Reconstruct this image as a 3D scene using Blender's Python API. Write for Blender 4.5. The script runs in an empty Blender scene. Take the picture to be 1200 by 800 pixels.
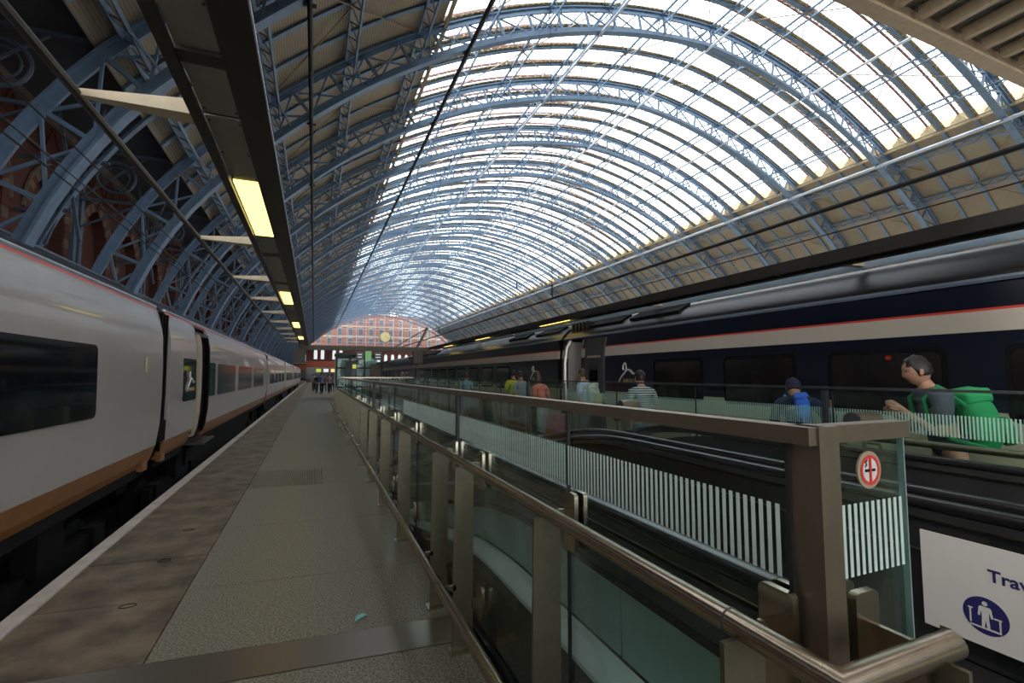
import bpy, bmesh, math, random
from mathutils import Vector, Matrix
random.seed(7)
scene = bpy.context.scene
COL = scene.collection
PI = math.pi

# ------------------------------------------------------------------ camera
FPX, VPX, VPY, EYE = 555.0, 368.0, 439.0, 1.6
cd = bpy.data.cameras.new('camera'); cam = bpy.data.objects.new('camera', cd); COL.objects.link(cam)
cd.sensor_width = 36.0; cd.lens = FPX / 1200.0 * 36.0; cd.clip_start = 0.05; cd.clip_end = 2000
_d = Vector(((VPX - 600) / FPX, -(VPY - 400) / FPX, 1.0)).normalized()
_up = Vector((0, 1, -_d[1] / _d[2])).normalized()
_rt = _up.cross(_d)
# world axes expressed in camera axes (X right, Y up, Z forward)
cam.matrix_world = Matrix(((_rt[0], _rt[1], -_rt[2], 0), (_d[0], _d[1], -_d[2], 0), (_up[0], _up[1], -_up[2], EYE), (0, 0, 0, 1)))
scene.camera = cam

# ------------------------------------------------------------------ world, sun, exposure
w = bpy.data.worlds.new('sky'); scene.world = w; w.use_nodes = True
bg = w.node_tree.nodes['Background']
bg.inputs[0].default_value = (0.95, 0.975, 1.0, 1); bg.inputs[1].default_value = 4.5
sl = bpy.data.lights.new('sun', 'SUN'); sl.energy = 12.0; sl.angle = math.radians(14); sl.color = (1.0, 0.93, 0.82)
so = bpy.data.objects.new('sun', sl); COL.objects.link(so)
so.rotation_euler = Vector((0.62, -0.10, -0.78)).to_track_quat('-Z', 'Y').to_euler()
scene.view_settings.view_transform = 'Standard'
scene.view_settings.look = 'None'
scene.view_settings.gamma = 1.0
scene.view_settings.use_curve_mapping = False
scene.view_settings.exposure = -0.05
scene.cycles.transparent_max_bounces = 24
scene.cycles.max_bounces = 8

# ------------------------------------------------------------------ helpers
class MB:
    """collects boxes, bars, tubes, quads; build() links them as ONE mesh object"""
    def __init__(s): s.v = []; s.f = []
    def quad(s, a, b, c, d):
        n = len(s.v); s.v += [tuple(a), tuple(b), tuple(c), tuple(d)]; s.f.append((n, n+1, n+2, n+3)); return s
    def box(s, x0, x1, y0, y1, z0, z1):
        n = len(s.v)
        s.v += [(x0,y0,z0),(x1,y0,z0),(x1,y1,z0),(x0,y1,z0),(x0,y0,z1),(x1,y0,z1),(x1,y1,z1),(x0,y1,z1)]
        s.f += [(n,n+3,n+2,n+1),(n+4,n+5,n+6,n+7),(n,n+1,n+5,n+4),(n+1,n+2,n+6,n+5),(n+2,n+3,n+7,n+6),(n+3,n,n+4,n+7)]
        return s
    def bar(s, p, q, w, h=None, up=(0,0,1)):
        h = h or w; p = Vector(p); q = Vector(q); d = (q-p).normalized(); u = Vector(up)
        sd = d.cross(u)
        if sd.length < 1e-4: sd = d.cross(Vector((0,1,0)))
        sd.normalize(); u = sd.cross(d).normalized(); n = len(s.v)
        for c in (p, q):
            for a, b in ((-1,-1),(1,-1),(1,1),(-1,1)):
                s.v.append(tuple(c + sd*(a*w/2) + u*(b*h/2)))
        s.f += [(n,n+1,n+2,n+3),(n+7,n+6,n+5,n+4)] + [(n+i,n+4+i,n+4+(i+1)%4,n+(i+1)%4) for i in range(4)]
        return s
    def loft(s, rings, caps=True, closed=True):
        n = len(s.v); k = len(rings[0])
        for r in rings: s.v += [tuple(p) for p in r]
        for i in range(len(rings)-1):
            for j in range(k if closed else k-1):
                a = n+i*k+j; b = n+i*k+(j+1)%k; s.f.append((a,b,b+k,a+k))
        if caps and closed:
            s.f.append(tuple(n+j for j in reversed(range(k)))); s.f.append(tuple(n+(len(rings)-1)*k+j for j in range(k)))
        return s
    def tube(s, pts, r, n=10):
        pts = [Vector(p) for p in pts]; rings = []; prev = None
        for i, p in enumerate(pts):
            if i == 0: t = pts[1]-p
            elif i == len(pts)-1: t = p-pts[-2]
            else: t = (pts[i+1]-p).normalized() + (p-pts[i-1]).normalized()
            t.normalize()
            a = Vector((0,0,1)) if abs(t.z) < .9 else Vector((1,0,0))
            if prev is not None: a = prev
            x = t.cross(a).normalized(); y = x.cross(t).normalized(); prev = y
            rr = r[i] if isinstance(r, (list, tuple)) else r
            sc = 1.0
            if 0 < i < len(pts)-1:
                cs = max(.35, (pts[i+1]-p).normalized().dot(t)); sc = 1/cs
                ben = ((pts[i+1]-p).normalized() - (p-pts[i-1]).normalized())
                ben = ben - t*ben.dot(t)
                if ben.length > 1e-5:
                    ben.normalize()
                    ring = []
                    for k in range(n):
                        o = x*math.cos(2*PI*k/n)*rr + y*math.sin(2*PI*k/n)*rr
                        o = o + ben*(o.dot(ben)*(sc-1)); ring.append(p+o)
                    rings.append(ring); continue
            rings.append([p + x*math.cos(2*PI*k/n)*rr + y*math.sin(2*PI*k/n)*rr for k in range(n)])
        return s.loft(rings)
    def prism(s, poly, fn, d):
        """poly: 2d outline; fn(u,v,t)->3d with t in (0,d)"""
        s.loft([[fn(u,v,0) for u,v in poly],[fn(u,v,d) for u,v in poly]]); return s
    def build(s, name, m, parent=None, smooth=False, mesh_only=False):
        me = bpy.data.meshes.new(name); me.from_pydata(s.v, [], s.f); me.validate(); me.update()
        bm = bmesh.new(); bm.from_mesh(me); bmesh.ops.recalc_face_normals(bm, faces=bm.faces); bm.to_mesh(me); bm.free()
        if m: me.materials.append(m)
        if smooth:
            me.polygons.foreach_set('use_smooth', [True]*len(me.polygons))
            me.set_sharp_from_angle(angle=math.radians(38))
        if mesh_only: return me
        return obj(name, me, parent)
def obj(name, me, parent=None, loc=None):
    o = bpy.data.objects.new(name, me); COL.objects.link(o)
    if parent: o.parent = parent
    if loc: o.location = loc
    return o
def tag(o, label=None, cat=None, group=None, kind=None):
    if label: o['label'] = label
    if cat: o['category'] = cat
    if group: o['group'] = group
    if kind: o['kind'] = kind
    return o
def thing(name, label, cat, loc=(0,0,0), group=None, rz=0):
    o = obj(name, None, None, loc); o.rotation_euler.z = rz
    return tag(o, label, cat, group)
def rrect(w, h, r, n=4):
    pts = []
    for cx, cy, a0 in ((w/2-r,h/2-r,0),(-w/2+r,h/2-r,90),(-w/2+r,-h/2+r,180),(w/2-r,-h/2+r,270)):
        for i in range(n+1):
            a = math.radians(a0+90*i/n); pts.append((cx+r*math.cos(a), cy+r*math.sin(a)))
    return pts
ORD = ['first','second','third','fourth','fifth','sixth','seventh','eighth','ninth','tenth','eleventh','twelfth','thirteenth','fourteenth','fifteenth','sixteenth','seventeenth','eighteenth','nineteenth','twentieth','twenty-first','twenty-second','twenty-third','twenty-fourth','twenty-fifth']

# ------------------------------------------------------------------ materials
def mat(name, col, rough=.6, metal=0, var=.0, scale=8., col2=None, bump=0, bscale=None, spec=.5, coat=0):
    m = bpy.data.materials.new(name); m.use_nodes = True; nt = m.node_tree; p = nt.nodes['Principled BSDF']
    p.inputs['Base Color'].default_value = (*col, 1); p.inputs['Roughness'].default_value = rough
    p.inputs['Metallic'].default_value = metal; p.inputs['Specular IOR Level'].default_value = spec
    if coat: p.inputs['Coat Weight'].default_value = coat
    if var or col2 or bump:
        tc = nt.nodes.new('ShaderNodeTexCoord'); no = nt.nodes.new('ShaderNodeTexNoise')
        no.inputs['Scale'].default_value = scale; no.inputs['Detail'].default_value = 5; no.inputs['Roughness'].default_value = .6
        nt.links.new(tc.outputs['Object'], no.inputs['Vector'])
        if var or col2:
            cr = nt.nodes.new('ShaderNodeValToRGB')
            c2 = col2 or tuple(c*(1-var) for c in col); c1 = col if col2 else tuple(min(1, c*(1+var)) for c in col)
            cr.color_ramp.elements[0].position = .35; cr.color_ramp.elements[1].position = .65
            cr.color_ramp.elements[0].color = (*c2, 1); cr.color_ramp.elements[1].color = (*c1, 1)
            nt.links.new(no.outputs['Fac'], cr.inputs['Fac']); nt.links.new(cr.outputs['Color'], p.inputs['Base Color'])
        if bump:
            b = nt.nodes.new('ShaderNodeBump'); b.inputs['Strength'].default_value = bump; b.inputs['Distance'].default_value = .02
            nt.links.new(no.outputs['Fac'], b.inputs['Height']); nt.links.new(b.outputs['Normal'], p.inputs['Normal'])
    return m
def glass(name, tint=(.9,.97,.95), refl=.08, rough=.02, fres=.75):
    m = bpy.data.materials.new(name); m.use_nodes = True; nt = m.node_tree; nt.nodes.clear()
    out = nt.nodes.new('ShaderNodeOutputMaterial'); mix = nt.nodes.new('ShaderNodeMixShader')
    tr = nt.nodes.new('ShaderNodeBsdfTransparent'); gl = nt.nodes.new('ShaderNodeBsdfGlossy'); lw = nt.nodes.new('ShaderNodeLayerWeight')
    mul = nt.nodes.new('ShaderNodeMath'); mul.operation = 'MULTIPLY_ADD'
    tr.inputs[0].default_value = (*tint, 1); gl.inputs[0].default_value = (1,1,1,1); gl.inputs['Roughness'].default_value = rough
    lw.inputs['Blend'].default_value = .12
    mul.inputs[1].default_value = fres; mul.inputs[2].default_value = refl
    nt.links.new(lw.outputs['Fresnel'], mul.inputs[0]); nt.links.new(mul.outputs[0], mix.inputs[0])
    nt.links.new(tr.outputs[0], mix.inputs[1]); nt.links.new(gl.outputs[0], mix.inputs[2]); nt.links.new(mix.outputs[0], out.inputs[0])
    return m
def emit(name, col, s):
    m = mat(name, tuple(c*.25 for c in col)); p = m.node_tree.nodes['Principled BSDF']
    p.inputs['Emission Color'].default_value = (*col, 1); p.inputs['Emission Strength'].default_value = s
    return m
def brick(name, ax, c1, c2, mortar, sc=4.0):
    m = bpy.data.materials.new(name); m.use_nodes = True; nt = m.node_tree; p = nt.nodes['Principled BSDF']; p.inputs['Roughness'].default_value = .85
    tc = nt.nodes.new('ShaderNodeTexCoord'); sp = nt.nodes.new('ShaderNodeSeparateXYZ'); cb = nt.nodes.new('ShaderNodeCombineXYZ')
    br = nt.nodes.new('ShaderNodeTexBrick')
    br.inputs['Color1'].default_value = (*c1,1); br.inputs['Color2'].default_value = (*c2,1); br.inputs['Mortar'].default_value = (*mortar,1)
    br.inputs['Scale'].default_value = sc; br.inputs['Mortar Size'].default_value = .012; br.inputs['Brick Width'].default_value = .9; br.inputs['Row Height'].default_value = .3
    nt.links.new(tc.outputs['Object'], sp.inputs[0]); nt.links.new(sp.outputs[ax], cb.inputs[0]); nt.links.new(sp.outputs['Z'], cb.inputs[1])
    nt.links.new(cb.outputs[0], br.inputs['Vector']); nt.links.new(br.outputs['Color'], p.inputs['Base Color'])
    return m
def planks(name, ca, cb, freq):
    m = bpy.data.materials.new(name); m.use_nodes = True; nt = m.node_tree; p = nt.nodes['Principled BSDF']; p.inputs['Roughness'].default_value = .75
    tc = nt.nodes.new('ShaderNodeTexCoord'); wv = nt.nodes.new('ShaderNodeTexWave'); wv.bands_direction = 'Z'; wv.inputs['Scale'].default_value = freq; wv.inputs['Distortion'].default_value = .3
    cr = nt.nodes.new('ShaderNodeValToRGB'); cr.color_ramp.elements[0].position = .0; cr.color_ramp.elements[1].position = .25
    cr.color_ramp.elements[0].color = (*cb,1); cr.color_ramp.elements[1].color = (*ca,1)
    no = nt.nodes.new('ShaderNodeTexNoise'); no.inputs['Scale'].default_value = .8; no.inputs['Detail'].default_value = 6
    mx = nt.nodes.new('ShaderNodeMix'); mx.data_type = 'RGBA'; mx.blend_type = 'MULTIPLY'; mx.inputs[0].default_value = .35
    nt.links.new(tc.outputs['Object'], wv.inputs['Vector']); nt.links.new(tc.outputs['Object'], no.inputs['Vector'])
    nt.links.new(wv.outputs['Fac'], cr.inputs['Fac']); nt.links.new(cr.outputs['Color'], mx.inputs[6]); nt.links.new(no.outputs['Color'], mx.inputs[7])
    nt.links.new(mx.outputs[2], p.inputs['Base Color'])
    return m
M = dict(
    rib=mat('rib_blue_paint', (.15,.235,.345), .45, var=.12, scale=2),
    dark_iron=mat('dark_iron', (.035,.04,.045), .5, var=.2),
    tube=mat('galvanised_tube', (.62,.68,.76), .3, .5, var=.08),
    boards=planks('timber_boards', (.38,.32,.235), (.24,.19,.13), 3.2),
    gutter=mat('gutter_timber', (.46,.36,.21), .7, var=.2, scale=6),
    ridge=mat('ridge_bar_red', (.20,.07,.055), .6),
    bars=mat('glazing_bar', (.45,.52,.56), .5),
    roofglass=glass('roof_glass', (.93,.97,1.0), .05),
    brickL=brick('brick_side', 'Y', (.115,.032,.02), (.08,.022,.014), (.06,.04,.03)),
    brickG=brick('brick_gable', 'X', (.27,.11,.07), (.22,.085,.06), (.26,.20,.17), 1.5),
    stone=mat('cream_stone', (.42,.36,.29), .8, var=.15),
    redstone=mat('red_brick_block', (.12,.032,.02), .8, var=.2),
    stone_dark=mat('dark_stone', (.16,.12,.085), .85, var=.25, scale=3),  # darker, browner stone tone with noise mottling
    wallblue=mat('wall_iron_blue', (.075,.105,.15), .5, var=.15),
    steel=mat('brushed_steel', (.40,.34,.265), .27, 1.0, var=.06, scale=30),
    steel2=mat('satin_steel_post', (.20,.178,.125), .45, .9, var=.08, scale=20),
    bronze=mat('bronze_anodised', (.23,.19,.14), .38, .85, var=.06, scale=20),
    deck=mat('travelator_deck_steel', (.78,.84,.86), .38, .1, var=.05, scale=5),
    teal=mat('cladding_panel_teal', (.24,.33,.32), .3, .2, var=.06, scale=8),
    rubber=mat('belt_rubber', (.010,.010,.012), .25, 0, spec=.35),
    darkpanel=mat('dark_panel', (.02,.021,.022), .35, 0, var=.2),
    tread=mat('pallet_grey', (.05,.052,.052), .5, .4, var=.2),
    concrete=mat('dark_concrete', (.07,.07,.07), .8, var=.25, scale=3),
    bglass=glass('balustrade_glass', (.89,.962,.94), .018, fres=.35),
    print=mat('white_print', (.50,.62,.58), .5),
    slab=mat('platform_slab', (.22,.17,.115), .48, var=0, col2=(.065,.05,.034), scale=3.2, bump=.25),
    white=mat('white_line_paint', (.52,.46,.42), .6, var=.12, scale=6),
    terrazzo=mat('terrazzo', (.36,.325,.245), .36, col2=(.06,.055,.042), scale=75, bump=.015),
    terr2=mat('terrazzo_light', (.155,.15,.128), .45, col2=(.06,.058,.05), scale=80),
    strip=mat('joint_strip_steel', (.40,.36,.31), .34, 1.0),
    grate=mat('drain_ribs', (.34,.31,.25), .4, .4),
    body=mat('carriage_white', (.33,.305,.29), .30, 0, var=.04, scale=1.5, coat=.3),
    red=mat('stripe_red', (.55,.05,.03), .4),
    orange=mat('skirt_orange', (.22,.09,.022), .45, var=.12, scale=4),
    roofleft=mat('left_roof_dark', (.025,.032,.045), .35, var=.1, scale=3),
    roofgrey=mat('train_roof_grey', (.17,.20,.26), .4, var=.12, scale=3),
    roofdark=mat('train_roof_dark', (.017,.016,.018), .42, .2, var=.12, scale=3),
    black=mat('underframe_black', (.006,.006,.0065), .8, var=.3, scale=6, spec=.15),
    bellows=mat('bellows_black', (.004,.004,.004), .9, spec=.1),
    window=mat('tinted_window', (.006,.008,.012), .06, 0, spec=.5),
    window2=mat('train_window_dark', (.010,.009,.009), .12, 0, spec=.4),  # near-black glossy window glass, no emission
    navy=mat('livery_navy', (.004,.0065,.016), .3, 0, coat=.15),
    cream=mat('livery_cream', (.48,.42,.35), .35),
    lower=mat('livery_lower', (.40,.38,.26), .4),
    doorgrey=mat('door_grey', (.055,.055,.06), .4),
    doorcream=mat('door_edge_cream', (.40,.34,.25), .5),
    inside=mat('vestibule', (.35,.33,.29), .6),
    chrome=mat('emblem_silver', (.62,.60,.56), .3, .3),
    gold=mat('lettering_gold', (.55,.38,.16), .4, .3),
    boom=mat('boom_dark_steel', (.045,.042,.036), .42, .3, var=.12, scale=4),
    strip_blue=mat('pale_blue_strip', (.50,.66,.82), .4),
    boompanel=mat('boom_soffit_panel', (.30,.31,.27), .35, .3, var=.1, scale=4),
    arm=mat('arm_beige', (.55,.46,.32), .5, var=.08),
    beam=mat('gantry_olive', (.115,.105,.075), .55, var=.12),
    lamp=emit('lamp_diffuser', (1.0,.74,.19), 3.2),
    lamp2=emit('lamp_diffuser_far', (1.0,.70,.28), 1.0),
    canopybeam=mat('canopy_beam_brown', (.34,.26,.17), .6, var=.1),
    canopydeck=mat('canopy_deck', (.17,.17,.15), .5, .2, var=.3, scale=2),
    sign=mat('sign_white', (.62,.60,.58), .5),
    signblue=mat('sign_navy', (.018,.018,.11), .5),
    signred=mat('sign_red', (.62,.035,.025), .5),
    signgreen=emit('sign_green', (.25,.55,.22), .55),
    board=mat('departure_board', (.01,.01,.011), .3),
    txtlit=emit('board_text', (.8,.8,.75), .8),
    yellowlit=emit('yellow_sign', (.7,.8,.1), .7),
    hotelpane=mat('hotel_pane', (.07,.085,.11), .2),
    clock=mat('clock_face', (.80,.68,.36), .6), clockrim=mat('clock_rim', (.12,.07,.04), .5),
    mull=mat('gable_mullion', (.50,.58,.66), .5),
    shopred=mat('shop_fascia', (.45,.09,.04), .5), winwhite=emit('lit_window', (.85,.88,.9), .9),
    slate=mat('slate', (.10,.11,.13), .7), paper=mat('litter_paper', (.25,.62,.62), .7),
    pale=mat('pale_paving', (.52,.49,.44), .7, var=.08, scale=1), 
    ground=mat('trackbed_ballast', (.05,.045,.04), .9, var=.3, scale=12), rail=mat('rail_steel', (.20,.17,.15), .4, .8),
    cable=mat('cable_black', (.012,.012,.013), .6),
)

# ================================================================== SHED GEOMETRY
XC, R1, R2, BX, AZ, HALF = 28.3, 17.0, 46.0, 2.2, 0.05, 37.0
AX = -(HALF-R1); _c = (BX-AX)/(R2-R1); PHI = math.acos(_c); BZ = AZ-(R2-R1)*math.sin(PHI)
def arch(u, off=0.0):
    """u in 0..2 (left foot .. apex=1 .. right foot) -> (x, z) of the rib curve offset outward"""
    side = 1
    if u > 1: u = 2-u; side = -1
    tm0 = math.acos(BX/R2); tmo = math.acos(BX/(R2+off)); S1 = R1*PHI; S2 = R2*(tm0-PHI); s = u*(S1+S2)
    if s < S1: t = s/R1; x = AX-(R1+off)*math.cos(t); z = AZ+(R1+off)*math.sin(t)
    else:
        t = PHI+(s-S1)/S2*(tmo-PHI); x = BX-(R2+off)*math.cos(t); z = BZ+(R2+off)*math.sin(t)
    return (XC+side*x, z)
def u_at_local(lx, off=0.0):
    a, b = 0.0, 1.0
    for _ in range(40):
        m_ = (a+b)/2
        if arch(m_, off)[0]-XC < -abs(lx): a = m_
        else: b = m_
    return a if lx < 0 else 2-a
def u_at_z(z, off=0.0):
    a, b = 0.0, 1.0
    for _ in range(40):
        m_ = (a+b)/2
        if arch(m_, off)[1] < z: a = m_
        else: b = m_
    return a
def arch_sweep(mb, y0, y1, o0, o1, us, caps=True):
    rings = []
    for u in us:
        a = arch(u, o0); b = arch(u, o1)
        rings.append([(a[0],y0,a[1]),(a[0],y1,a[1]),(b[0],y1,b[1]),(b[0],y0,b[1])])
    return mb.loft(rings, caps=caps)
def lin(a, b, n): return [a+(b-a)*i/n for i in range(n+1)]
RY0, RDY, NR = 18.0-8.94, 8.94, 24
RIBY = [RY0+RDY*i for i in range(NR)]
YEND = RIBY[-1]
UG = u_at_local(-21.7, 2.0); UGR = 2-UG           # glazing limits
UB = u_at_z(11.8, 2.0)                            # boards begin above the side wall

# ------------------------------------------------------------------ floors and ground
gg = MB().box(9.1, 70, -40, 260, -1.14, -1.12).build('ground', mat('bounce_ballast', (.26,.24,.21), .9, var=.2, scale=10)); tag(gg, kind='structure', label='unseen pale ballast sheet added to bounce light across the further tracks')  # pale sheet over the ballast, added to bounce light to the roof boards
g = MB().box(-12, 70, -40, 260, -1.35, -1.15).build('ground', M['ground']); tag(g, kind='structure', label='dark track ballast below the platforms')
fl = MB().box(-1.70, .93, -12, 118, -1.1, -.03).box(.93, 4.27, 22.6, 118, -1.1, -.03).box(4.27, 5.85, -12, 118, -1.1, -.03)\
    .box(.93, 4.27, -12, .50, -1.1, -.03).box(-1.83, -1.70, -12, 118, -1.1, -.02).build('floor', M['concrete'])
tag(fl, 'grey platform floor with terrazzo tiles and worn edge slabs', kind='structure')
def plate(name, poly, z0, z1, m, parent=fl):
    mb = MB(); mb.loft([[(x,y,z0) for x,y in poly],[(x,y,z1) for x,y in poly]]); return mb.build(name, m, parent)
SK = -.082      # the joints run slightly askew across the platform
def skew(x, y): return (x, y+SK*(x+.82))
def cell(x0, x1, y0, y1, g_=.006): return [skew(x0+g_,y0+g_), skew(x1-g_,y0+g_), skew(x1-g_,y1-g_), skew(x0+g_,y1-g_)]
ys = [3.32]; 
while ys[-1] < 60: ys.append(ys[-1]+.875)
lo = [3.00]
while lo[0] > -3: lo.insert(0, lo[0]-.875)
for yy in (lo, ys):
    for a, b in zip(yy[:-1], yy[1:]):
        plate('paving_slab', cell(-1.71, -.83, a, b), -.05, random.uniform(-.003,.001), M['slab'])
plate('paving_slab', [(-1.71,ys[-1]),(-.83,ys[-1]),(-.83,118),(-1.71,118)], -.05, 0, M['slab'])
for a, b in zip([-3, 0.2, 3.1, 6, 9, 12, 16, 20, 25, 30, 40, 60], [.19, 3.09, 5.99, 8.99, 11.99, 15.99, 19.99, 24.99, 29.99, 39.99, 59.99, 118]):
    plate('edge_stone', [(-1.83,a),(-1.715,a),(-1.715,b),(-1.83,b)], -.08, .004, M['white'])
# terrazzo tiles, with the drain field left open
ty = [3.32, 4.30, 5.85, 7.72, 9.02]
while ty[-1] < 44: ty.append(ty[-1]+1.5)
for a, b in zip(ty[:-1], ty[1:]):
    for x0, x1 in (((.16,.93),) if abs(a-7.72) < .01 else ((-.83,.93),)):
        plate('floor_tile', cell(x0, x1, a, b, .003), -.05, 0, M['terrazzo'])
for a, b in ((3.0-1.5, 3.0), (0, 1.5), (-3,0)):
    for x0, x1 in ((-.83,.93),): plate('floor_tile', cell(x0, x1, a, b, .003), -.05, 0, M['terrazzo'])
plate('floor_tile', [(-.83,ty[-1]+.1),(.93,ty[-1]),(.93,118),(-.83,118)], -.05, 0, M['terrazzo'])
plate('floor_tile', [(.93,22.6),(4.27,22.6),(4.27,118),(.93,118)], -.05, 0, M['terrazzo'])
for yy in lin(-3, 42, 30)[:-1]: plate('floor_tile', [(4.28,yy+.004),(5.60,yy+.004),(5.60,yy+1.496),(4.28,yy+1.496)], -.05, 0, M['terr2'])
plate('edge_stone', [(5.61,-3),(5.85,-3),(5.85,118),(5.61,118)], -.05, .004, M['white'])
plate('floor_tile', [(4.28,42),(5.60,42),(5.60,118),(4.28,118)], -.05, 0, M['terr2'])
plate('joint_strip', [skew(-1.71,3.005), skew(.93,3.005), skew(.93,3.315), skew(-1.71,3.315)], -.05, .003, M['strip'])
dp = MB()
for i in range(38):
    x = -.82+i*.0258; y0_, y1_ = 7.74+SK*(x+.82), 8.99+SK*(x+.82)
    dp.box(x, x+.015, y0_, y1_, -.03, .004)
dg = dp.build('drain_grating', M['grate'], fl); tag(dg, 'ribbed drain field in the floor', kind='stuff')
for k, y in enumerate((4.2, 5.075, 5.95)):
    r = MB(); r.tube([(-1.15+.05*math.cos(a), y+.03*math.sin(a)-.03, .0) for a in lin(0, 2*PI, 16)], .004, 4); r.build('lifting_mark', M['cable'], fl)
pp = MB(); pp.loft([[(.285,3.33,.006),(.365,3.37,.016),(.345,3.43,.004),(.30,3.385,.012)],[(.285,3.33,.009),(.365,3.37,.019),(.345,3.43,.007),(.30,3.385,.015)]])
tag(pp.build('paper_scrap', M['paper']), 'small teal scrap of paper on the platform floor', 'litter')
# void under the travelators
plate('floor_tile', [(.935,-3),(4.27,-3),(4.27,.5),(.935,.5)], -.05, 0, M['terr2'])
vw = MB().box(.93,.96,.5,22.6,-4.4,-.03).box(4.24,4.27,.5,22.6,-4.4,-.03).box(.93,4.27,22.4,22.6,-4.4,-.03).box(.93,4.27,.42,.5,-4.4,-.03)
tag(vw.build('wall_void', M['concrete']), 'dark sides of the travelator pit', kind='structure')
tag(MB().box(.93,4.27,.42,22.6,-4.5,-4.4).build('floor_void', M['concrete']), 'floor of the travelator pit', kind='structure')
# tracks
for xc_ in (-3.4, 7.37):
    for s in (-.72,.72):
        n_ = 'left' if xc_ < 0 else 'right'
        tag(MB().box(xc_+s-.035, xc_+s+.035, -12, 150, -1.15, -1.0).build('running_rail', M['rail']), f'{"inner" if s*xc_<0 else "outer"} steel running rail beneath the {"white" if xc_<0 else "navy"} train', 'rail')
# other platforms across the shed, unseen, made pale to bounce light upward
for x0, x1 in ((9.1, 17), (21, 31), (35, 45), (49, 59), (63,66.3)):
    tag(MB().box(x0, x1, -12, 200, -1.1, 0).build('floor', M['pale']), 'further platform across the shed', kind='structure')

# ------------------------------------------------------------------ roof: ribs
NP = 44
us_all = lin(0.0, 2.0, 2*NP)
def rib_local(mb_fn):  # meshes built at y=0 in world x,z ; objects placed by y only
    mb = MB(); mb_fn(mb); return mb
low = rib_local(lambda m: (arch_sweep(m, -.24, .24, -.05, .04, us_all), arch_sweep(m, -.06, .06, .04, .38, us_all))).build('lower_chord', M['rib'], mesh_only=True)
upc = rib_local(lambda m: (arch_sweep(m, -.20, .20, 1.72, 1.80, us_all), arch_sweep(m, -.06, .06, 1.44, 1.72, us_all))).build('upper_chord', M['rib'], mesh_only=True)
strut_meshes = []
for i in range(NP+1):
    u = 2*i/NP; a = arch(u, .1); b = arch(u, 1.6); mb = MB(); mb.bar((a[0],0,a[1]),(b[0],0,b[1]), .14, .14, up=(0,1,0)); strut_meshes.append(mb)
for i in range(NP):
    u0, u1 = 2*i/NP, 2*(i+1)/NP
    for (ua, ub, yy) in ((u0,u1,-.06),(u1,u0,.06)):
        a = arch(ua,.1); b = arch(ub,1.6); mb = MB(); mb.bar((a[0],yy,a[1]),(b[0],yy,b[1]), .085, .085, up=(0,1,0)); strut_meshes.append(mb)
lat = MB()
for mb in strut_meshes:
    n = len(lat.v); lat.v += mb.v; lat.f += [tuple(n+i for i in f) for f in mb.f]
latm = lat.build('lattice', M['rib'], mesh_only=True)
strutm = [mb.build('strut', M['rib'], mesh_only=True) for mb in strut_meshes]
for i, y in enumerate(RIBY):
    if i == 0: lab = 'blue lattice main rib overhead, nearest to the camera'
    elif i == NR-1: lab = 'blue lattice main rib framing the glazed brick gable'
    else: lab = f'{ORD[i]} blue lattice main rib of the shed roof counted from the camera'
    t = thing('roof_rib', lab, 'roof rib', (0,y,0), 'main ribs of the train shed')
    obj('lower_chord', low, t); obj('upper_chord', upc, t)
    if 1 <= i <= 6:
        for sm in strutm: obj('strut', sm, t)
    else: tag(obj('lattice', latm, t), kind='stuff')
subm = rib_local(lambda m: (arch_sweep(m, -.14, .14, 1.77, 1.81, us_all), arch_sweep(m, -.05, .05, 1.81, 1.92, us_all))).build('intermediate_rib', M['rib'], mesh_only=True)
us_hi = [UB+(2-2*UB)*i/70 for i in range(71)]
subh = rib_local(lambda m: (arch_sweep(m, -.14, .14, 1.77, 1.81, us_hi), arch_sweep(m, -.05, .05, 1.81, 1.92, us_hi))).build('intermediate_rib', M['rib'], mesh_only=True)
SUBY = []
for i in range(NR-1):
    for k in (1,2,3):
        y = RIBY[i]+RDY*k/4; SUBY.append(y)
        tag(obj('intermediate_rib', subm if k == 2 else subh, None, (0,y,0)), f'{ORD[k-1]} slim blue rib beyond the {ORD[i]} lattice main rib', 'roof rib', 'slim ribs between the main ribs')
# lattice purlins
L0, L1 = RIBY[0], YEND
plm_t = MB().bar((0,L0,0),(0,L1,0),.16,.10).build('top_chord', M['rib'], mesh_only=True)
plm_b = MB().bar((0,L0,-.75),(0,L1,-.75),.12,.08).build('bottom_chord', M['rib'], mesh_only=True)
zz = MB()
for i in range(NR-1):
    for k in range(8):
        ya = RIBY[i]+RDY*k/8; yb = ya+RDY/16; yc = ya+RDY/8
        zz.bar((0,ya,0),(0,yb,-.75),.05).bar((0,yb,-.75),(0,yc,0),.05)
    for s in (0, 1):   # raking struts down to the lower chord of each main rib
        yr = RIBY[i+s]; yq = yr+(1.3 if s == 0 else -1.3)
        zz.bar((0,yr,-1.5),(0,yq,-.75),.07)
zzm = zz.build('lattice', M['rib'], mesh_only=True)
PU = []
tot = 17
for k in range(tot):
    u = UB+.015+(2-2*UB-.03)*k/(tot-1); PU.append(u)
    a = arch(u, 1.71); b = arch(u, 1.9); nrm = Vector((b[0]-a[0],0,b[1]-a[1])).normalized()
    lab = f'{ORD[k]} lattice purlin running the length of the shed, counted from the left wall' 
    t = thing('lattice_purlin', lab, 'purlin', (a[0],0,a[1]), 'lattice purlins'); t.rotation_euler = (0, math.atan2(nrm.x, nrm.z), 0)
    obj('top_chord', plm_t, t); obj('bottom_chord', plm_b, t); tag(obj('lattice', zzm, t), kind='stuff')
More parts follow.
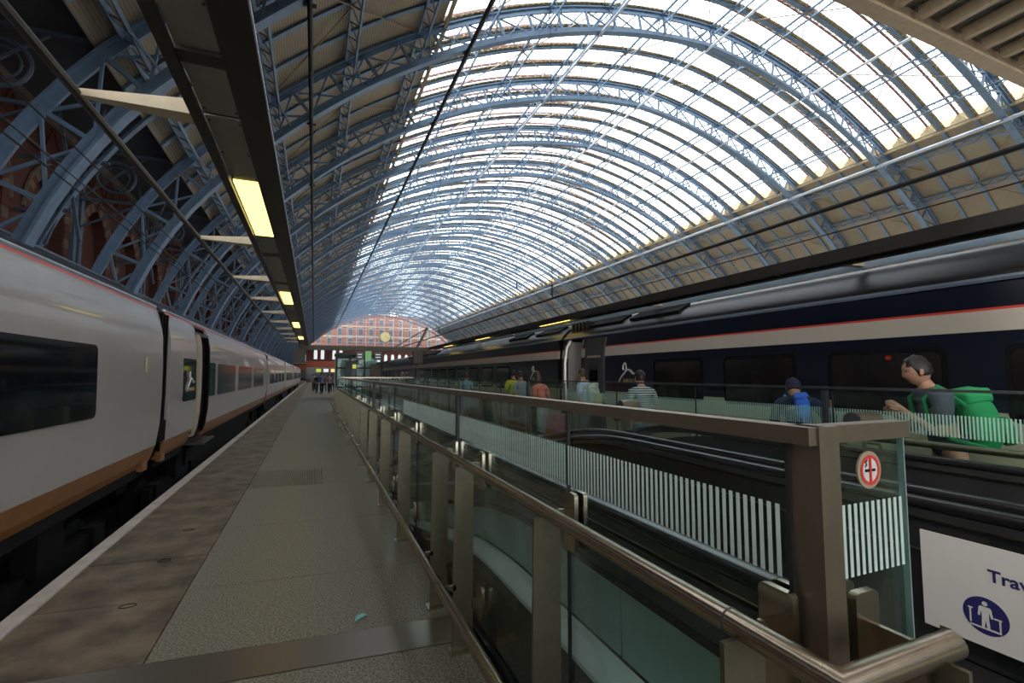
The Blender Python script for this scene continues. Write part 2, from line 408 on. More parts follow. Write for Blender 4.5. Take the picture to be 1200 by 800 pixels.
# tubes below the ribs; the leftmost is coloured black to carry its shade
for lx, m_, r, lab in ((-28.8,'cable',.10,'shaded pipe coloured black high on the left haunch of the roof'),(-20.1,'cable',.13,'black conduit tray along the left edge of the glazing'),
                     (-10.4,'tube',.10,'pale tube under the left slope of the glazed roof'),(-.4,'tube',.10,'pale tube close to the roof crown'),
                     (10.2,'tube',.10,'pale tube under the right slope of the glazed roof'),(20.4,'tube',.16,'bright tube along the right edge of the glazing')):
    x, z = arch(u_at_local(lx, -.2), -.2)
    t = thing('service_tube', lab, 'tube', (x,0,z))
    MB().tube([(0,L0,0),(0,YEND,0)], r, 8).build('pipe', M[m_], t, smooth=True)
    br = MB()
    for y in RIBY: br.box(-.06,.06,y-.05,y+.05,0,.3).box(-.22,.22,y-.06,y+.06,-.06,.02)
    tag(br.build('bracket', M['dark_iron'] if m_=='cable' else M['rib'], t), kind='stuff')
# ------------------------------------------------------------------ roof covering
ceil = obj('ceiling', None); tag(ceil, 'arched train shed roof with timber haunches and ridge and furrow glazing', kind='structure')
LINES = sorted(RIBY+SUBY)
usL = lin(UB, UG, 12); usR = [2-u for u in reversed(usL)]; usG = lin(UG, UGR, 30)
bdL = arch_sweep(MB(), 0, RDY, 1.92, 2.0, usL).build('boarding', M['boards'], mesh_only=True)
bdR = arch_sweep(MB(), 0, RDY, 1.92, 2.0, usR).build('boarding', M['boards'], mesh_only=True)
for i in range(NR-1):
    obj('boarding', bdL, ceil, (0,RIBY[i],0)); obj('boarding', bdR, ceil, (0,RIBY[i],0))
gut = arch_sweep(MB(), -.33, .33, 1.93, 1.96, usG)
for u_ in lin(UG, UGR, 110):
    p_ = arch(u_, 1.90)
    gut.box(p_[0]-.05, p_[0]+.05, -.33, -.15, p_[1]-.03, p_[1]+.05).box(p_[0]-.05, p_[0]+.05, .15, .33, p_[1]-.03, p_[1]+.05)
gutm = gut.build('gutter_board', M['gutter'], mesh_only=True)
for y in LINES: obj('gutter_board', gutm, ceil, (0,y,0))
def slope(s):
    mb = MB(); SP = RDY/4
    for a, b in zip(usG[:-1], usG[1:]):
        p0 = arch(a,1.965); p1 = arch(b,1.965); q0 = arch(a,2.85); q1 = arch(b,2.85); ye = .32 if s < 0 else SP-.32
        mb.quad((p0[0],ye,p0[1]),(p1[0],ye,p1[1]),(q1[0],SP/2,q1[1]),(q0[0],SP/2,q0[1]))
    return mb.build('glass_slope', M['roofglass'], mesh_only=True)
gA, gB = slope(-1), slope(1)
gb = MB(); SP = RDY/4
for j, u in enumerate(lin(UG, UGR, 60)):
    p = arch(u,1.97); q = arch(u,2.86)
    for ye in (.32, SP-.32): gb.bar((p[0],ye,p[1]),(q[0],SP/2,q[1]), .035)
gbm = gb.build('glazing_bars', M['bars'], mesh_only=True)
rdm = arch_sweep(MB(), SP/2-.08, SP/2+.08, 2.80, 2.92, usG).build('ridge_bar', M['ridge'], mesh_only=True)
for y in LINES[:-1]:
    obj('glass_slope', gA, ceil, (0,y,0)); obj('glass_slope', gB, ceil, (0,y,0))
    tag(obj('glazing_bars', gbm, ceil, (0,y,0)), kind='stuff'); obj('ridge_bar', rdm, ceil, (0,y,0))
edg = MB()
for u in (UG, UGR):
    a = arch(u,1.6); b = arch(u,2.5); edg.bar((a[0],L0,a[1]),(a[0],YEND,a[1]),.2,.2); edg.bar((b[0],L0,b[1]),(b[0],YEND,b[1]),.06,.7)
edg.build('glazing_kerb', M['gutter'], ceil)
wb = MB()
for (ua, ub) in ((PU[1],PU[3]),(PU[4],PU[6]),(PU[6],PU[8]),(PU[8],PU[10]),(PU[10],PU[12]),(PU[13],PU[15])):
    m_ = 1.86
    for sgn in (0,1):
        p = arch(ua if sgn else ub, m_); q = arch(ub if sgn else ua, m_)
        wb.bar((p[0],0,p[1]),(q[0],RDY,q[1]), .06)
wbm = wb.build('wind_brace', M['canopybeam'], mesh_only=True)
for i in range(NR-1): tag(obj('wind_brace', wbm, ceil, (0,RIBY[i],0)), kind='stuff')

# ------------------------------------------------------------------ side walls
WX = -10.2
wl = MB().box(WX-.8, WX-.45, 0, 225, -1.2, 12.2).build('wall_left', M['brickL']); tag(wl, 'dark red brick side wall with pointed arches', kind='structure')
# front skin with pointed openings
def pointed(w_, zs, rise, n=7):
    R = (w_*w_/4+rise*rise)/w_   # two-centred arch
    pts = []
    amax = math.asin(min(1, rise/R))
    for k in range(n+1):
        a = amax*k/n; pts.append((w_/2-R+R*math.cos(a), zs+R*math.sin(a)))
    left = [(-x,z) for x,z in pts[::-1]]
    return pts, left[1:], R, amax
modw = RDY/2
skin_parts = []
pr, pl, RR, am = pointed(2.7, 7.9, 1.75)
hole = [(1.35,5.2)]+pr+pl+[(-1.35,5.2)]
def wall_bay():
    mb = MB(); H = modw/2; top = 12.2
    # strips from hole outline to bay boundary
    xs = WX-.45; xf = WX
    outl = hole
    for a, b in zip(outl[:-1], outl[1:]):
        pa = (H if a[0] >= 0 else -H); pb = (H if b[0] >= 0 else -H)
        if a[0] >= -1e-6 and b[0] >= -1e-6: mb.quad((xf,a[0],a[1]),(xf,H,a[1]),(xf,H,b[1]),(xf,b[0],b[1]))
        elif a[0] <= 1e-6: mb.quad((xf,a[0],a[1]),(xf,-H,a[1]),(xf,-H,b[1]),(xf,b[0],b[1]))
        mb.quad((xf,a[0],a[1]),(xf,b[0],b[1]),(xs,b[0],b[1]),(xs,a[0],a[1]))
    za = max(p[1] for p in outl)
    mb.quad((xf,-H,za),(xf,H,za),(xf,H,top),(xf,-H,top)); mb.quad((xf,-H,-1.2),(xf,H,-1.2),(xf,H,5.2),(xf,-H,5.2))
    return mb.build('arcade_bay', M['brickL'], mesh_only=True)
bay = wall_bay()
vous = []
nv = 9
for s in (1,-1):
    for k in range(nv):
        a0 = am*k/nv; a1 = am*(k+1)/nv; cx = 1.35-RR
        def P(a, r): return (s*(cx+r*math.cos(a)), 7.9+r*math.sin(a))
        poly = [P(a0,RR+.02),P(a1,RR+.02),P(a1,RR+.42),P(a0,RR+.42)]
        mb = MB(); mb.loft([[(WX+.0,y,z) for y,z in poly],[(WX+.05,y,z) for y,z in poly]])
        vous.append(mb.build('voussoir', M['stone_dark'] if k % 2 else M['redstone'], mesh_only=True))
    for k in range(4):
        mb = MB(); z0 = 6.3+k*.4; mb.box(WX, WX+.05, min(s*1.37,s*1.77), max(s*1.37,s*1.77), z0, z0+.39)
        vous.append(mb.build('jamb_block', M['stone_dark'] if k % 2 == 0 else M['redstone'], mesh_only=True))
vj = MB()
for me in vous:
    n = len(vj.v); vj.v += [tuple(v.co) for v in me.vertices]; vj.f += [tuple(n+i for i in p.vertices) for p in me.polygons]
vjm = vj.build('arch_blocks', M['redstone'], mesh_only=True)
hood = MB(); hood.tube([(WX+.05, y, z) for y, z in [( (1.35-RR)+ (RR+.5)*math.cos(a), 7.9+(RR+.5)*math.sin(a)) for a in lin(0,am,8)]], .07, 6)
hood.tube([(WX+.05, -y, z) for y, z in [( (1.35-RR)+ (RR+.5)*math.cos(a), 7.9+(RR+.5)*math.sin(a)) for a in lin(0,am,8)]], .07, 6)
hoodm = hood.build('hood_mould', M['stone_dark'], mesh_only=True)
nb = int((YEND-RIBY[0])/modw+.5)
for i in range(nb):
    y = RIBY[0]+modw*(i+.5)
    obj('arcade_bay', bay, wl, (0,y,0)); obj('hood_mould', hoodm, wl, (0,y,0))
    if i < 10:
        for me in vous: obj(me.name.split('.')[0], me, wl, (0,y,0))
    else: tag(obj('arch_blocks', vjm, wl, (0,y,0)), kind='stuff')
sc_ = MB().box(WX,WX+.14,0,YEND,6.05,6.3).box(WX,WX+.10,0,YEND,10.35,10.5).box(WX,WX+.22,0,YEND,11.7,12.2)
sc_.build('string_course', M['stone_dark'], wl)
sf = MB()
e = arch(UB, 1.95); sf.box(WX-.4, e[0]+.2, L0-9, YEND, 12.0, 12.2)
tag(sf.build('eaves_soffit', M['slate'], wl), 'dark eaves soffit')
# X trellis between string courses of the nearer bays
trl = MB()
for i in range(60):
    y = RIBY[0]+i*1.49
    trl.bar((WX+.04,y,10.5),(WX+.04,y+.745,11.7),.06).bar((WX+.04,y+1.49,10.5),(WX+.04,y+.745,11.7),.06)
tag(trl.build('brick_trellis', M['redstone'], wl), kind='stuff')
# iron shafts, rings and struts between the ribs and the wall
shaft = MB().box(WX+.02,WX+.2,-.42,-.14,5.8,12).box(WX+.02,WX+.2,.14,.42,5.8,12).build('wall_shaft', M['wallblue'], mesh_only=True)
rg = MB(); cx_, cz_ = -8.75, 10.75
rg.tube([(cx_+.72*math.cos(a),0,cz_+.72*math.sin(a)) for a in lin(0,2*PI,20)], .07, 6); rg.tube([(cx_+.5*math.cos(a),0,cz_+.5*math.sin(a)) for a in lin(0,2*PI,16)], .035, 5)
rg.bar((WX,0,9.6),(arch(u_at_z(9.6,1.7),1.7)[0],0,9.6),.12); rg.bar((WX,0,11.9),(arch(u_at_z(11.9,1.7),1.7)[0],0,11.9),.14)
rg.bar((WX+.1,0,9.6),(-7.6,0,11.9),.07); rg.bar((WX+.1,0,8.2),(arch(u_at_z(9.6,1.7),1.7)[0],0,9.6),.08)
rgm = rg.build('spandrel_tracery', M['wallblue'], mesh_only=True)
for i, y in enumerate(RIBY):
    lab = f'iron spandrel with ring and paired wall shafts behind the {ORD[i]} lattice main rib'
    t = thing('iron_spandrel', lab, 'spandrel', (0,y,0), 'iron spandrels on the left wall')
    obj('wall_shaft', shaft, t); obj('tracery', rgm, t)
# struts from wall to the slim middle rib
st = MB()
for z in (7.6, 9.6): 
    x1 = arch(u_at_z(z,1.5),1.5)[0]; st.bar((WX,0,z),(x1,0,z+.15),.12)
st.bar((WX+.9,0,6.4),(WX+2.4,0,11.9),.10); st.bar((WX+1.9,0,6.6),(WX+1.0,0,11.9),.10)
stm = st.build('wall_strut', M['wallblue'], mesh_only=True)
for i in range(NR-1):
    tag(obj('wall_strut', stm, None, (0,RIBY[i]+RDY/2,0)), f'blue iron strut frame on the left wall midway beyond the {ORD[i]} main rib', 'strut', 'strut frames on the left wall')
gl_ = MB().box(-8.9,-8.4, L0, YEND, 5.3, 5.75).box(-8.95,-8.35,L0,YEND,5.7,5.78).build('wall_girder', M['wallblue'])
tag(gl_, 'long blue girder at the foot of the left ribs above the white train', 'girder')
wr = MB().box(66.3, 66.8, -12, 225, -1.2, 12.2).build('wall_right', M['brickL']); tag(wr, 'brick side wall on the far right of the shed', kind='structure')
eR = arch(2-UB,1.95); tag(MB().box(eR[0]-.2,66.8,L0-9,YEND,12.0,12.2).build('eaves_soffit', M['slate'], wr), 'dark eaves soffit')

# ------------------------------------------------------------------ gable: glazed screen with brick hotel behind
gy = YEND+.3
gt = thing('gable_screen', 'glazed end screen with blue mullions under the last rib', 'glass screen', (0,gy,0))
zb = 13.0
x0g = arch(u_at_z(zb,0))[0]; x1g = 2*XC-x0g
pane_pts = []
cols = 16
for k in range(cols):
    xa = x0g+(x1g-x0g)*k/cols; xb = x0g+(x1g-x0g)*(k+1)/cols
    za = arch(u_at_local(min(-.01,-abs(xa-XC))))[1]; zb2 = arch(u_at_local(min(-.01,-abs(xb-XC))))[1]
    for (zl, zh) in ((zb,15.8),(15.8,18.4),(18.4,21.4),(21.4,24.6),(24.6,29)):
        zt0 = min(zh, za); zt1 = min(zh, zb2)
        if max(zt0,zt1) <= zl+.1: continue
        MB().quad((xa,0,zl),(xb,0,zl),(xb,0,max(zl,zt1)),(xa,0,max(zl,zt0))).build('pane', M['roofglass'], gt)
for k in range(1,cols):
    xa = x0g+(x1g-x0g)*k/cols; za = arch(u_at_local(-max(.01,abs(xa-XC))))[1]
    MB().box(xa-.10,xa+.10,-.12,.12,zb,za).build('mullion', M['mull'], gt)
for z in (zb,15.8,18.4,21.4,24.6):
    xa = arch(u_at_z(z))[0]; MB().box(xa,2*XC-xa,-.10,.10,z-.09,z+.09).build('transom', M['mull'], gt)
# clock
ck = thing('station_clock', 'large round station clock with cream face on the gable screen', 'clock', (28.6,gy-.8,18.3))
def disc(r, y0, y1, n=40): 
    mb = MB(); mb.loft([[(r*math.cos(2*PI*k/n),y0,r*math.sin(2*PI*k/n)) for k in range(n)],[(r*math.cos(2*PI*k/n),y1,r*math.sin(2*PI*k/n)) for k in range(n)]]); return mb
disc(2.5,0,.5).build('rim', M['clockrim'], ck, smooth=True); disc(2.25,-.08,.4).build('dial', M['clock'], ck)
MB().bar((0,-.12,0),(.5,-.12,1.1),.16,.05).build('hour_hand', M['black'], ck); MB().bar((0,-.12,0),(1.6,-.12,-.5),.12,.05).build('minute_hand', M['black'], ck)
for k in range(12): a = PI*k/6; MB().bar((1.75*math.cos(a),-.1,1.75*math.sin(a)),(2.1*math.cos(a),-.1,2.1*math.sin(a)),.14,.04,up=(0,1,0)).build('hour_mark', M['black'], ck)
for (x0,z0,x1,z1) in ((-5,-2.6,-1.8,-1.2),(1.6,-2.6,4.6,-.9)):
    pass
# hotel building beyond
hb = thing('hotel_facade', 'sunlit red brick hotel with stone bands behind the glazed gable', 'building', (0,232,0))
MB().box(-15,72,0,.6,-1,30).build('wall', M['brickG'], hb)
MB().box(24,33,-.5,.6,30,31.5).build('parapet', M['stone'], hb)
for x in lin(-8, 66, 16):
    for z0, z1 in ((15.8,18.6),(20.0,23.4),(25,27.6)):
        f = MB().box(x-.95,x+.95,-.14,.05,z0-.2,z1+.3).build('window_surround', M['stone'], hb)
        MB().box(x-.8,x-.06,-.2,.06,z0,z1).box(x+.06,x+.8,-.2,.06,z0,z1).build('pane', M['hotelpane'], f)
for z in (14.6,19.3,24.2): MB().box(-15,72,-.18,.05,z-.22,z+.22).build('stone_band', M['stone'], hb)
# lower end wall with arched windows and shops
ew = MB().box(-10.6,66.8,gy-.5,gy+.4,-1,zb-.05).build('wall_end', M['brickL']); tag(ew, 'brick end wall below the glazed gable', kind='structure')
for x in lin(-4, 62, 22):
    mb = MB(); p_, l_, _, _ = pointed(1.3, 9.6, 1.0, 5); poly = [(.65,7.2)]+p_+l_+[(-.65,7.2)]
    mb.loft([[(x+a,gy-.56,z) for a,z in poly],[(x+a,gy-.45,z) for a,z in poly]]); mb.build('lit_window', M['winwhite'], ew)
MB().box(-9,60,gy-.8,gy-.45,3.6,5.6).build('shop_fascia', M['shopred'], ew)
MB().box(-9,60,gy-.7,gy-.45,6.1,6.5).build('string_course', M['stone'], ew)
MB().box(-9,60,gy-.62,gy-.45,0,3.6).build('shop_front', M['window2'], ew)

# ------------------------------------------------------------------ low roof behind and above the camera (top right corner)
cr = thing('canopy_roof', 'brown steel canopy roof with joists in the top right corner', 'canopy', (0,5.75,9.0))
MB().box(-14,60,-.16,0,-.02,.42).build('edge_beam', M['canopybeam'], cr); MB().box(-14,60,-.28,-.16,-.02,.05).build('beam_flange', M['canopybeam'], cr)
MB().box(-14,60,-7.2,-6.9,-.05,.5).build('inner_beam', M['canopybeam'], cr)
for k in range(64): x = -8+k*.82; MB().box(x-.07,x+.07,-14,-.28,.12,.38).build('joist', M['canopybeam'], cr)
cp = MB(); 
prof = []
for k in range(0, 370): 
    x = -14+k*.2; prof.append((x,.40 if k%2 else .46))
SLOT = [(-.05,-3.3)]+[(-4.1-3.4*k, -6.7-3.4*k) for k in range(8)]       # deck strips; unseen gaps between them added to let skylight down
for (ya, yb) in SLOT:
    for (a, b) in zip(prof[:-1], prof[1:]): cp.quad((a[0],yb,a[1]),(b[0],yb,b[1]),(b[0],ya,b[1]),(a[0],ya,a[1]))
cp.build('corrugated_deck', M['canopydeck'], cr)
# unseen screen and wing wall added here to block light from behind the camera
fe = MB(); fu = lin(0, 2, 40)
for a, b in zip(fu[:-1], fu[1:]):
    p, q = arch(a, 2.0), arch(b, 2.0)
    fe.quad((p[0], 5.8, 9.4), (q[0], 5.8, 9.4), (q[0], 5.8, max(9.4, q[1])), (p[0], 5.8, max(9.4, p[1])))
arch_sweep(fe, 5.8, L0, 1.95, 2.05, fu)
fe.box(-10.3, -4.95, 5.5, 5.8, 3.4, 9.4)
tag(fe.build('end_light_block', M['slate']), 'unseen dark screen added to block light at the near end of the shed', kind='structure')

# ================================================================== TRAINS
def car_side(xc, sgn, prof, z0, z1):
    """points of the side profile between heights z0..z1 (interpolated)"""
    def at(z):
        for (a, b) in zip(prof[:-1], prof[1:]):
            if a[1] <= z <= b[1]: return a[0]+(b[0]-a[0])*(z-a[1])/max(1e-6,b[1]-a[1])
        return prof[-1][0]
    zs = [z0]+[p[1] for p in prof if z0 < p[1] < z1]+[z1]
    return [(xc+sgn*at(z), z) for z in zs]
def skin_strip(mb, pts, y0, y1, th=.05, sgn=1):
    rings = []
    for y in (y0, y1): rings.append([(x,y,z) for x,z in pts]+[(x-sgn*th,y,z) for x,z in reversed(pts)])
    mb.loft(rings); return mb
PL = [(1.22,.32),(1.27,.42),(1.325,.60),(1.36,.9),(1.37,1.3),(1.365,1.75),(1.35,2.15),(1.30,2.45),(1.24,2.58),(1.0,2.76),(.55,2.88),(0,2.92)]
def win(parent, xs, sgn, y0, y1, z0, z1, m, name='window', r=.07, xt=0.0, depth=.03):
    """rounded pane on a carriage side, tilted with the body"""
    mb = MB(); w_ = y1-y0; h_ = z1-z0; poly = rrect(w_, h_, r)
    mb.loft([[(xs+sgn*.018-sgn*xt*(v/h_+.5), (y0+y1)/2+u, (z0+z1)/2+v) for u,v in poly],[(xs-sgn*depth-sgn*xt*(v/h_+.5), (y0+y1)/2+u, (z0+z1)/2+v) for u,v in poly]])
    return mb.build(name, m, parent)
def emblem(parent, xs, sgn, yc, zc, s, ydir):
    """line emblem with the word underneath; ydir = +1 if reading direction follows +y"""
    X = xs+sgn*.016
    mk = lambda pts, r: MB().tube([(X, yc+ydir*a*s, zc+b*s) for a,b in pts], [k*s*.62 for k in r], 6)
    e_ = mk([(.13,.58),(.10,.66),(.02,.69),(-.06,.61),(-.10,.48),(-.06,.40)], [.015,.035,.05,.055,.05,.02]).build('emblem', M['chrome'], parent, smooth=True)
    mk([(.12,.58),(.13,.46),(.07,.34),(-.08,.22),(-.24,.10),(-.34,-.02),(-.38,-.12)], [.02,.05,.06,.06,.055,.045,.02]).build('emblem_stroke', M['chrome'], e_, smooth=True)
    mk([(.12,.34),(.26,.42),(.42,.37),(.56,.26),(.70,.24),(.80,.31)], [.02,.06,.08,.075,.06,.02]).build('emblem_stroke', M['chrome'], e_, smooth=True)
    t = text('EUROSTAR', .20*s, M['gold'], 'lettering', .002); t.parent = parent
    t.rotation_euler = (PI/2, 0, PI/2 if ydir > 0 else -PI/2); t.location = (X, yc-ydir*.10*s, zc-.10*s)
def text(body, size, m, name, ext=.001, off=0):
    cu = bpy.data.curves.new(name, 'FONT'); cu.body = body; cu.size = size; cu.extrude = ext; cu.offset = off
    o = bpy.data.objects.new(name, cu); COL.objects.link(o)
    bpy.context.view_layer.update()
    me = bpy.data.meshes.new_from_object(o.evaluated_get(bpy.context.evaluated_depsgraph_get()))
    bpy.data.objects.remove(o); bpy.data.curves.remove(cu); me.name = name
    me.materials.clear(); me.materials.append(m)
    return obj(name, me)
def bogie(parent, xc, y):
    b = MB(); 
    for s in (-1,1):
        b.box(xc+s*.95-.06, xc+s*.95+.06, y-1.5, y+1.5, -.55, -.25); b.box(xc+s*.98-.09,xc+s*.98+.09,y-.25,y+.25,-.3,.28)
        if s < 0: b.box(xc-1.0,xc+1.0,y-.2,y+.2,-.52,-.3)
        b.box(xc+s*.98-.08,xc+s*.98+.08,y-1.35,y-1.05,-.7,-.2).box(xc+s*.98-.08,xc+s*.98+.08,y+1.05,y+1.35,-.7,-.2)
    o = b.build('bogie', M['black'], parent)
    for yy in (y-1.2,y+1.2):
        for s in (-1,1):
            wv = MB(); n = 20; r = .44; xw = xc+s*.75
            wv.loft([[(xw-.06,yy+r*math.cos(2*PI*k/n),-.56+r*math.sin(2*PI*k/n)) for k in range(n)],[(xw+.06,yy+r*math.cos(2*PI*k/n),-.56+r*math.sin(2*PI*k/n)) for k in range(n)]])
            wv.build('wheel', M['black'], o, smooth=True)
def left_car(y0, y1, label, wins, door=None, first=False):
    xc = -3.4; xs = xc+1.37
    t = thing('train_carriage', label, 'train', (xc,y0,-1.0), 'white carriages on the left track')
    inv = Matrix.Translation((-xc,-y0,1.0))
    segs = [(y0,y1)] if not door else [(y0,door[0]),(door[1],y1)]
    def B(mb, name, m, parent=t, smooth=False):
        o = mb.build(name, m, parent, smooth=smooth)
        if parent is t: o.matrix_parent_inverse = inv
        return o
    b = MB(); r = MB(); sk = MB()
    for (a, c) in segs:
        for sg in (1,-1):
            skin_strip(b, car_side(xc,sg,PL,.60,2.53), a, c, .05, sg); skin_strip(sk, car_side(xc,sg,PL,.33,.60), a, c, .05, sg)
    for sg in (1,-1): skin_strip(r, car_side(xc,sg,PL,2.53,2.562), y0, y1, .05, sg)
    body = B(b, 'body_side', M['body'], smooth=True); B(r, 'red_stripe', M['red']); B(sk, 'skirt', M['orange'])
    rt = car_side(xc,1,PL,2.562,2.92)[:-1]+[(xc,2.92)]; lt = [(2*xc-x,z) for x,z in reversed(rt[:-1])]
    rf = MB(); full = rt+lt; rf.loft([[(x,y,z) for x,z in full]+[(x,y,z-.06) for x,z in reversed(full)] for y in (y0,y1)]); B(rf,'roof',M['roofleft'],smooth=True); B(MB().tube([(xc+1.235,y0,2.585),(xc+1.235,y1,2.585)],.022,6),'roof_edge_rail',M['tube'],smooth=True)  # pale tube above the red stripe stands in for a highlight line
    B(MB().box(xc-1.2,xc+1.2,y0+.05,y1-.05,.20,.42).box(xc-1.0,xc+1.0,y0+3,y1-3,-.55,.2),'underframe',M['black'])
    B(MB().box(xc-1.28,xc+1.28,y0,y0+.05,.45,2.5).box(xc-1.28,xc+1.28,y1-.05,y1,.45,2.5),'end_wall',M['bellows'])
    B(MB().box(xs-.06-.9,xs-.10,y0+.05,y1-.05,.45,.5),'floor',M['black'])
    for (a, c, z0, z1, m_) in wins:
        o = win(t, xs-.004, 1, a, c, z0, z1, m_, xt=.014); o.matrix_parent_inverse = inv
    if door:
        d0, d1 = door
        B(MB().box(xs-.9,xs-.86,d0,d1,.5,2.45),'vestibule_back',M['inside']); B(MB().box(xs-.9,xs-.05,d0-.02,d0,.5,2.42).box(xs-.9,xs-.05,d1,d1+.02,.5,2.42).box(xs-.9,xs-.06,d0,d1,2.36,2.42),'vestibule_side',M['darkpanel'])
        pts = car_side(xc,1,PL,.45,2.36); d = MB(); skin_strip(d, [(x+.03,z) for x,z in pts], d0+.02, d0+.30, .04); B(d,'door_leaf',M['doorcream'],smooth=True)
        d = MB(); skin_strip(d, [(x+.036,z) for x,z in pts if .95 < z < 2.2], d0+.06, d0+.16, .02); B(d,'door_pane',M['inside'])
        d = MB(); skin_strip(d, [(x+.02,z) for x,z in pts], d1-.12, d1, .08); B(d,'door_jamb',M['bellows'])
        B(MB().box(xs-.2,xs+.14,d0,d1,.30,.34),'step',M['boom'])
    for y in (y0+2.2, y1-2.2): 
        n0 = len(bpy.data.objects); bogie(t, xc, y)
    for o in t.children:
        if o.name.startswith('bogie'): o.matrix_parent_inverse = inv
    for y in (y0+.12, y1-.32): B(MB().box(xs-.34,xs-.10,y,y+.2,.28,.62),'buffer_block',M['orange'])
    for y in ((y1-.75),): B(MB().prism(rrect(.10,.22,.03), lambda u,v,tt: (xs+.0+tt, y+u, 1.73+v), .02),'grab_handle',M['doorcream'])
    return t, inv
def bellow(xc, y0, y1, label):
    b = MB(); n = 6
    for k in range(n):
        a = y0+(y1-y0)*k/n; c = y0+(y1-y0)*(k+1)/n; hw = 1.33 if k%2 == 0 else 1.29
        b.box(xc-hw, xc+hw, a, c, .62, 2.5 if k%2==0 else 2.46)
    b.box(xc-.9,xc+.9,y0+.002,y1-.002,-.1,.62)
    b.box(xc+.9,xc+1.34,y0+.005,y1-.005,.62,.92)
    tag(b.build('gangway_bellows', M['bellows']), label, 'gangway', 'gangways between carriages')
WD, WR = M['window'], M['window2']
left_car(-10, 8.33, 'nearest white carriage with long dark window and orange skirt', [(-8.6,-4.2,1.17,1.9,WD),(-3.6,.8,1.17,1.9,WD),(1.4,6.05,1.17,1.9,WD)])
c2, inv2 = left_car(8.73, 25.0, 'second white carriage with an open door beside the platform', [(9.50,10.45,1.15,1.88,WD),(11.72,12.30,1.15,1.86,WD),(12.62,15.2,1.15,1.85,WR),(15.85,18.9,1.15,1.85,WR),(19.7,23.1,1.15,1.85,WR)], door=(10.50,11.62))
n0 = set(bpy.data.objects); emblem(c2, -2.026, 1, 9.88, 1.36, .42, 1)
for o in set(bpy.data.objects)-n0:
    if o.parent is c2: o.matrix_parent_inverse = inv2
yy = 25.35; k = 0
for lab in ('third white carriage along the left track','fourth white carriage along the left track','fifth white carriage along the left track','sixth white carriage far along the left track'):
    L = 14.8; a, b = yy, yy+L
    left_car(a, b, lab, [(a+1.2,a+4.0,1.15,1.86,WR),(a+4.6,a+7.0,1.15,1.86,WR),(a+7.6,a+10.0,1.15,1.86,WR),(a+10.6,a+13.4,1.15,1.86,WR)])
    yy = b+.4
bellow(-3.4, 8.33, 8.73, 'black gangway between the two nearest white carriages')
bellow(-3.4, 25.0, 25.35, 'black gangway between the second and third white carriages')
for i, y in enumerate((40.15, 55.35, 70.55)): bellow(-3.4, y, y+.4, f'black gangway beyond the {ORD[i+2]} white carriage')
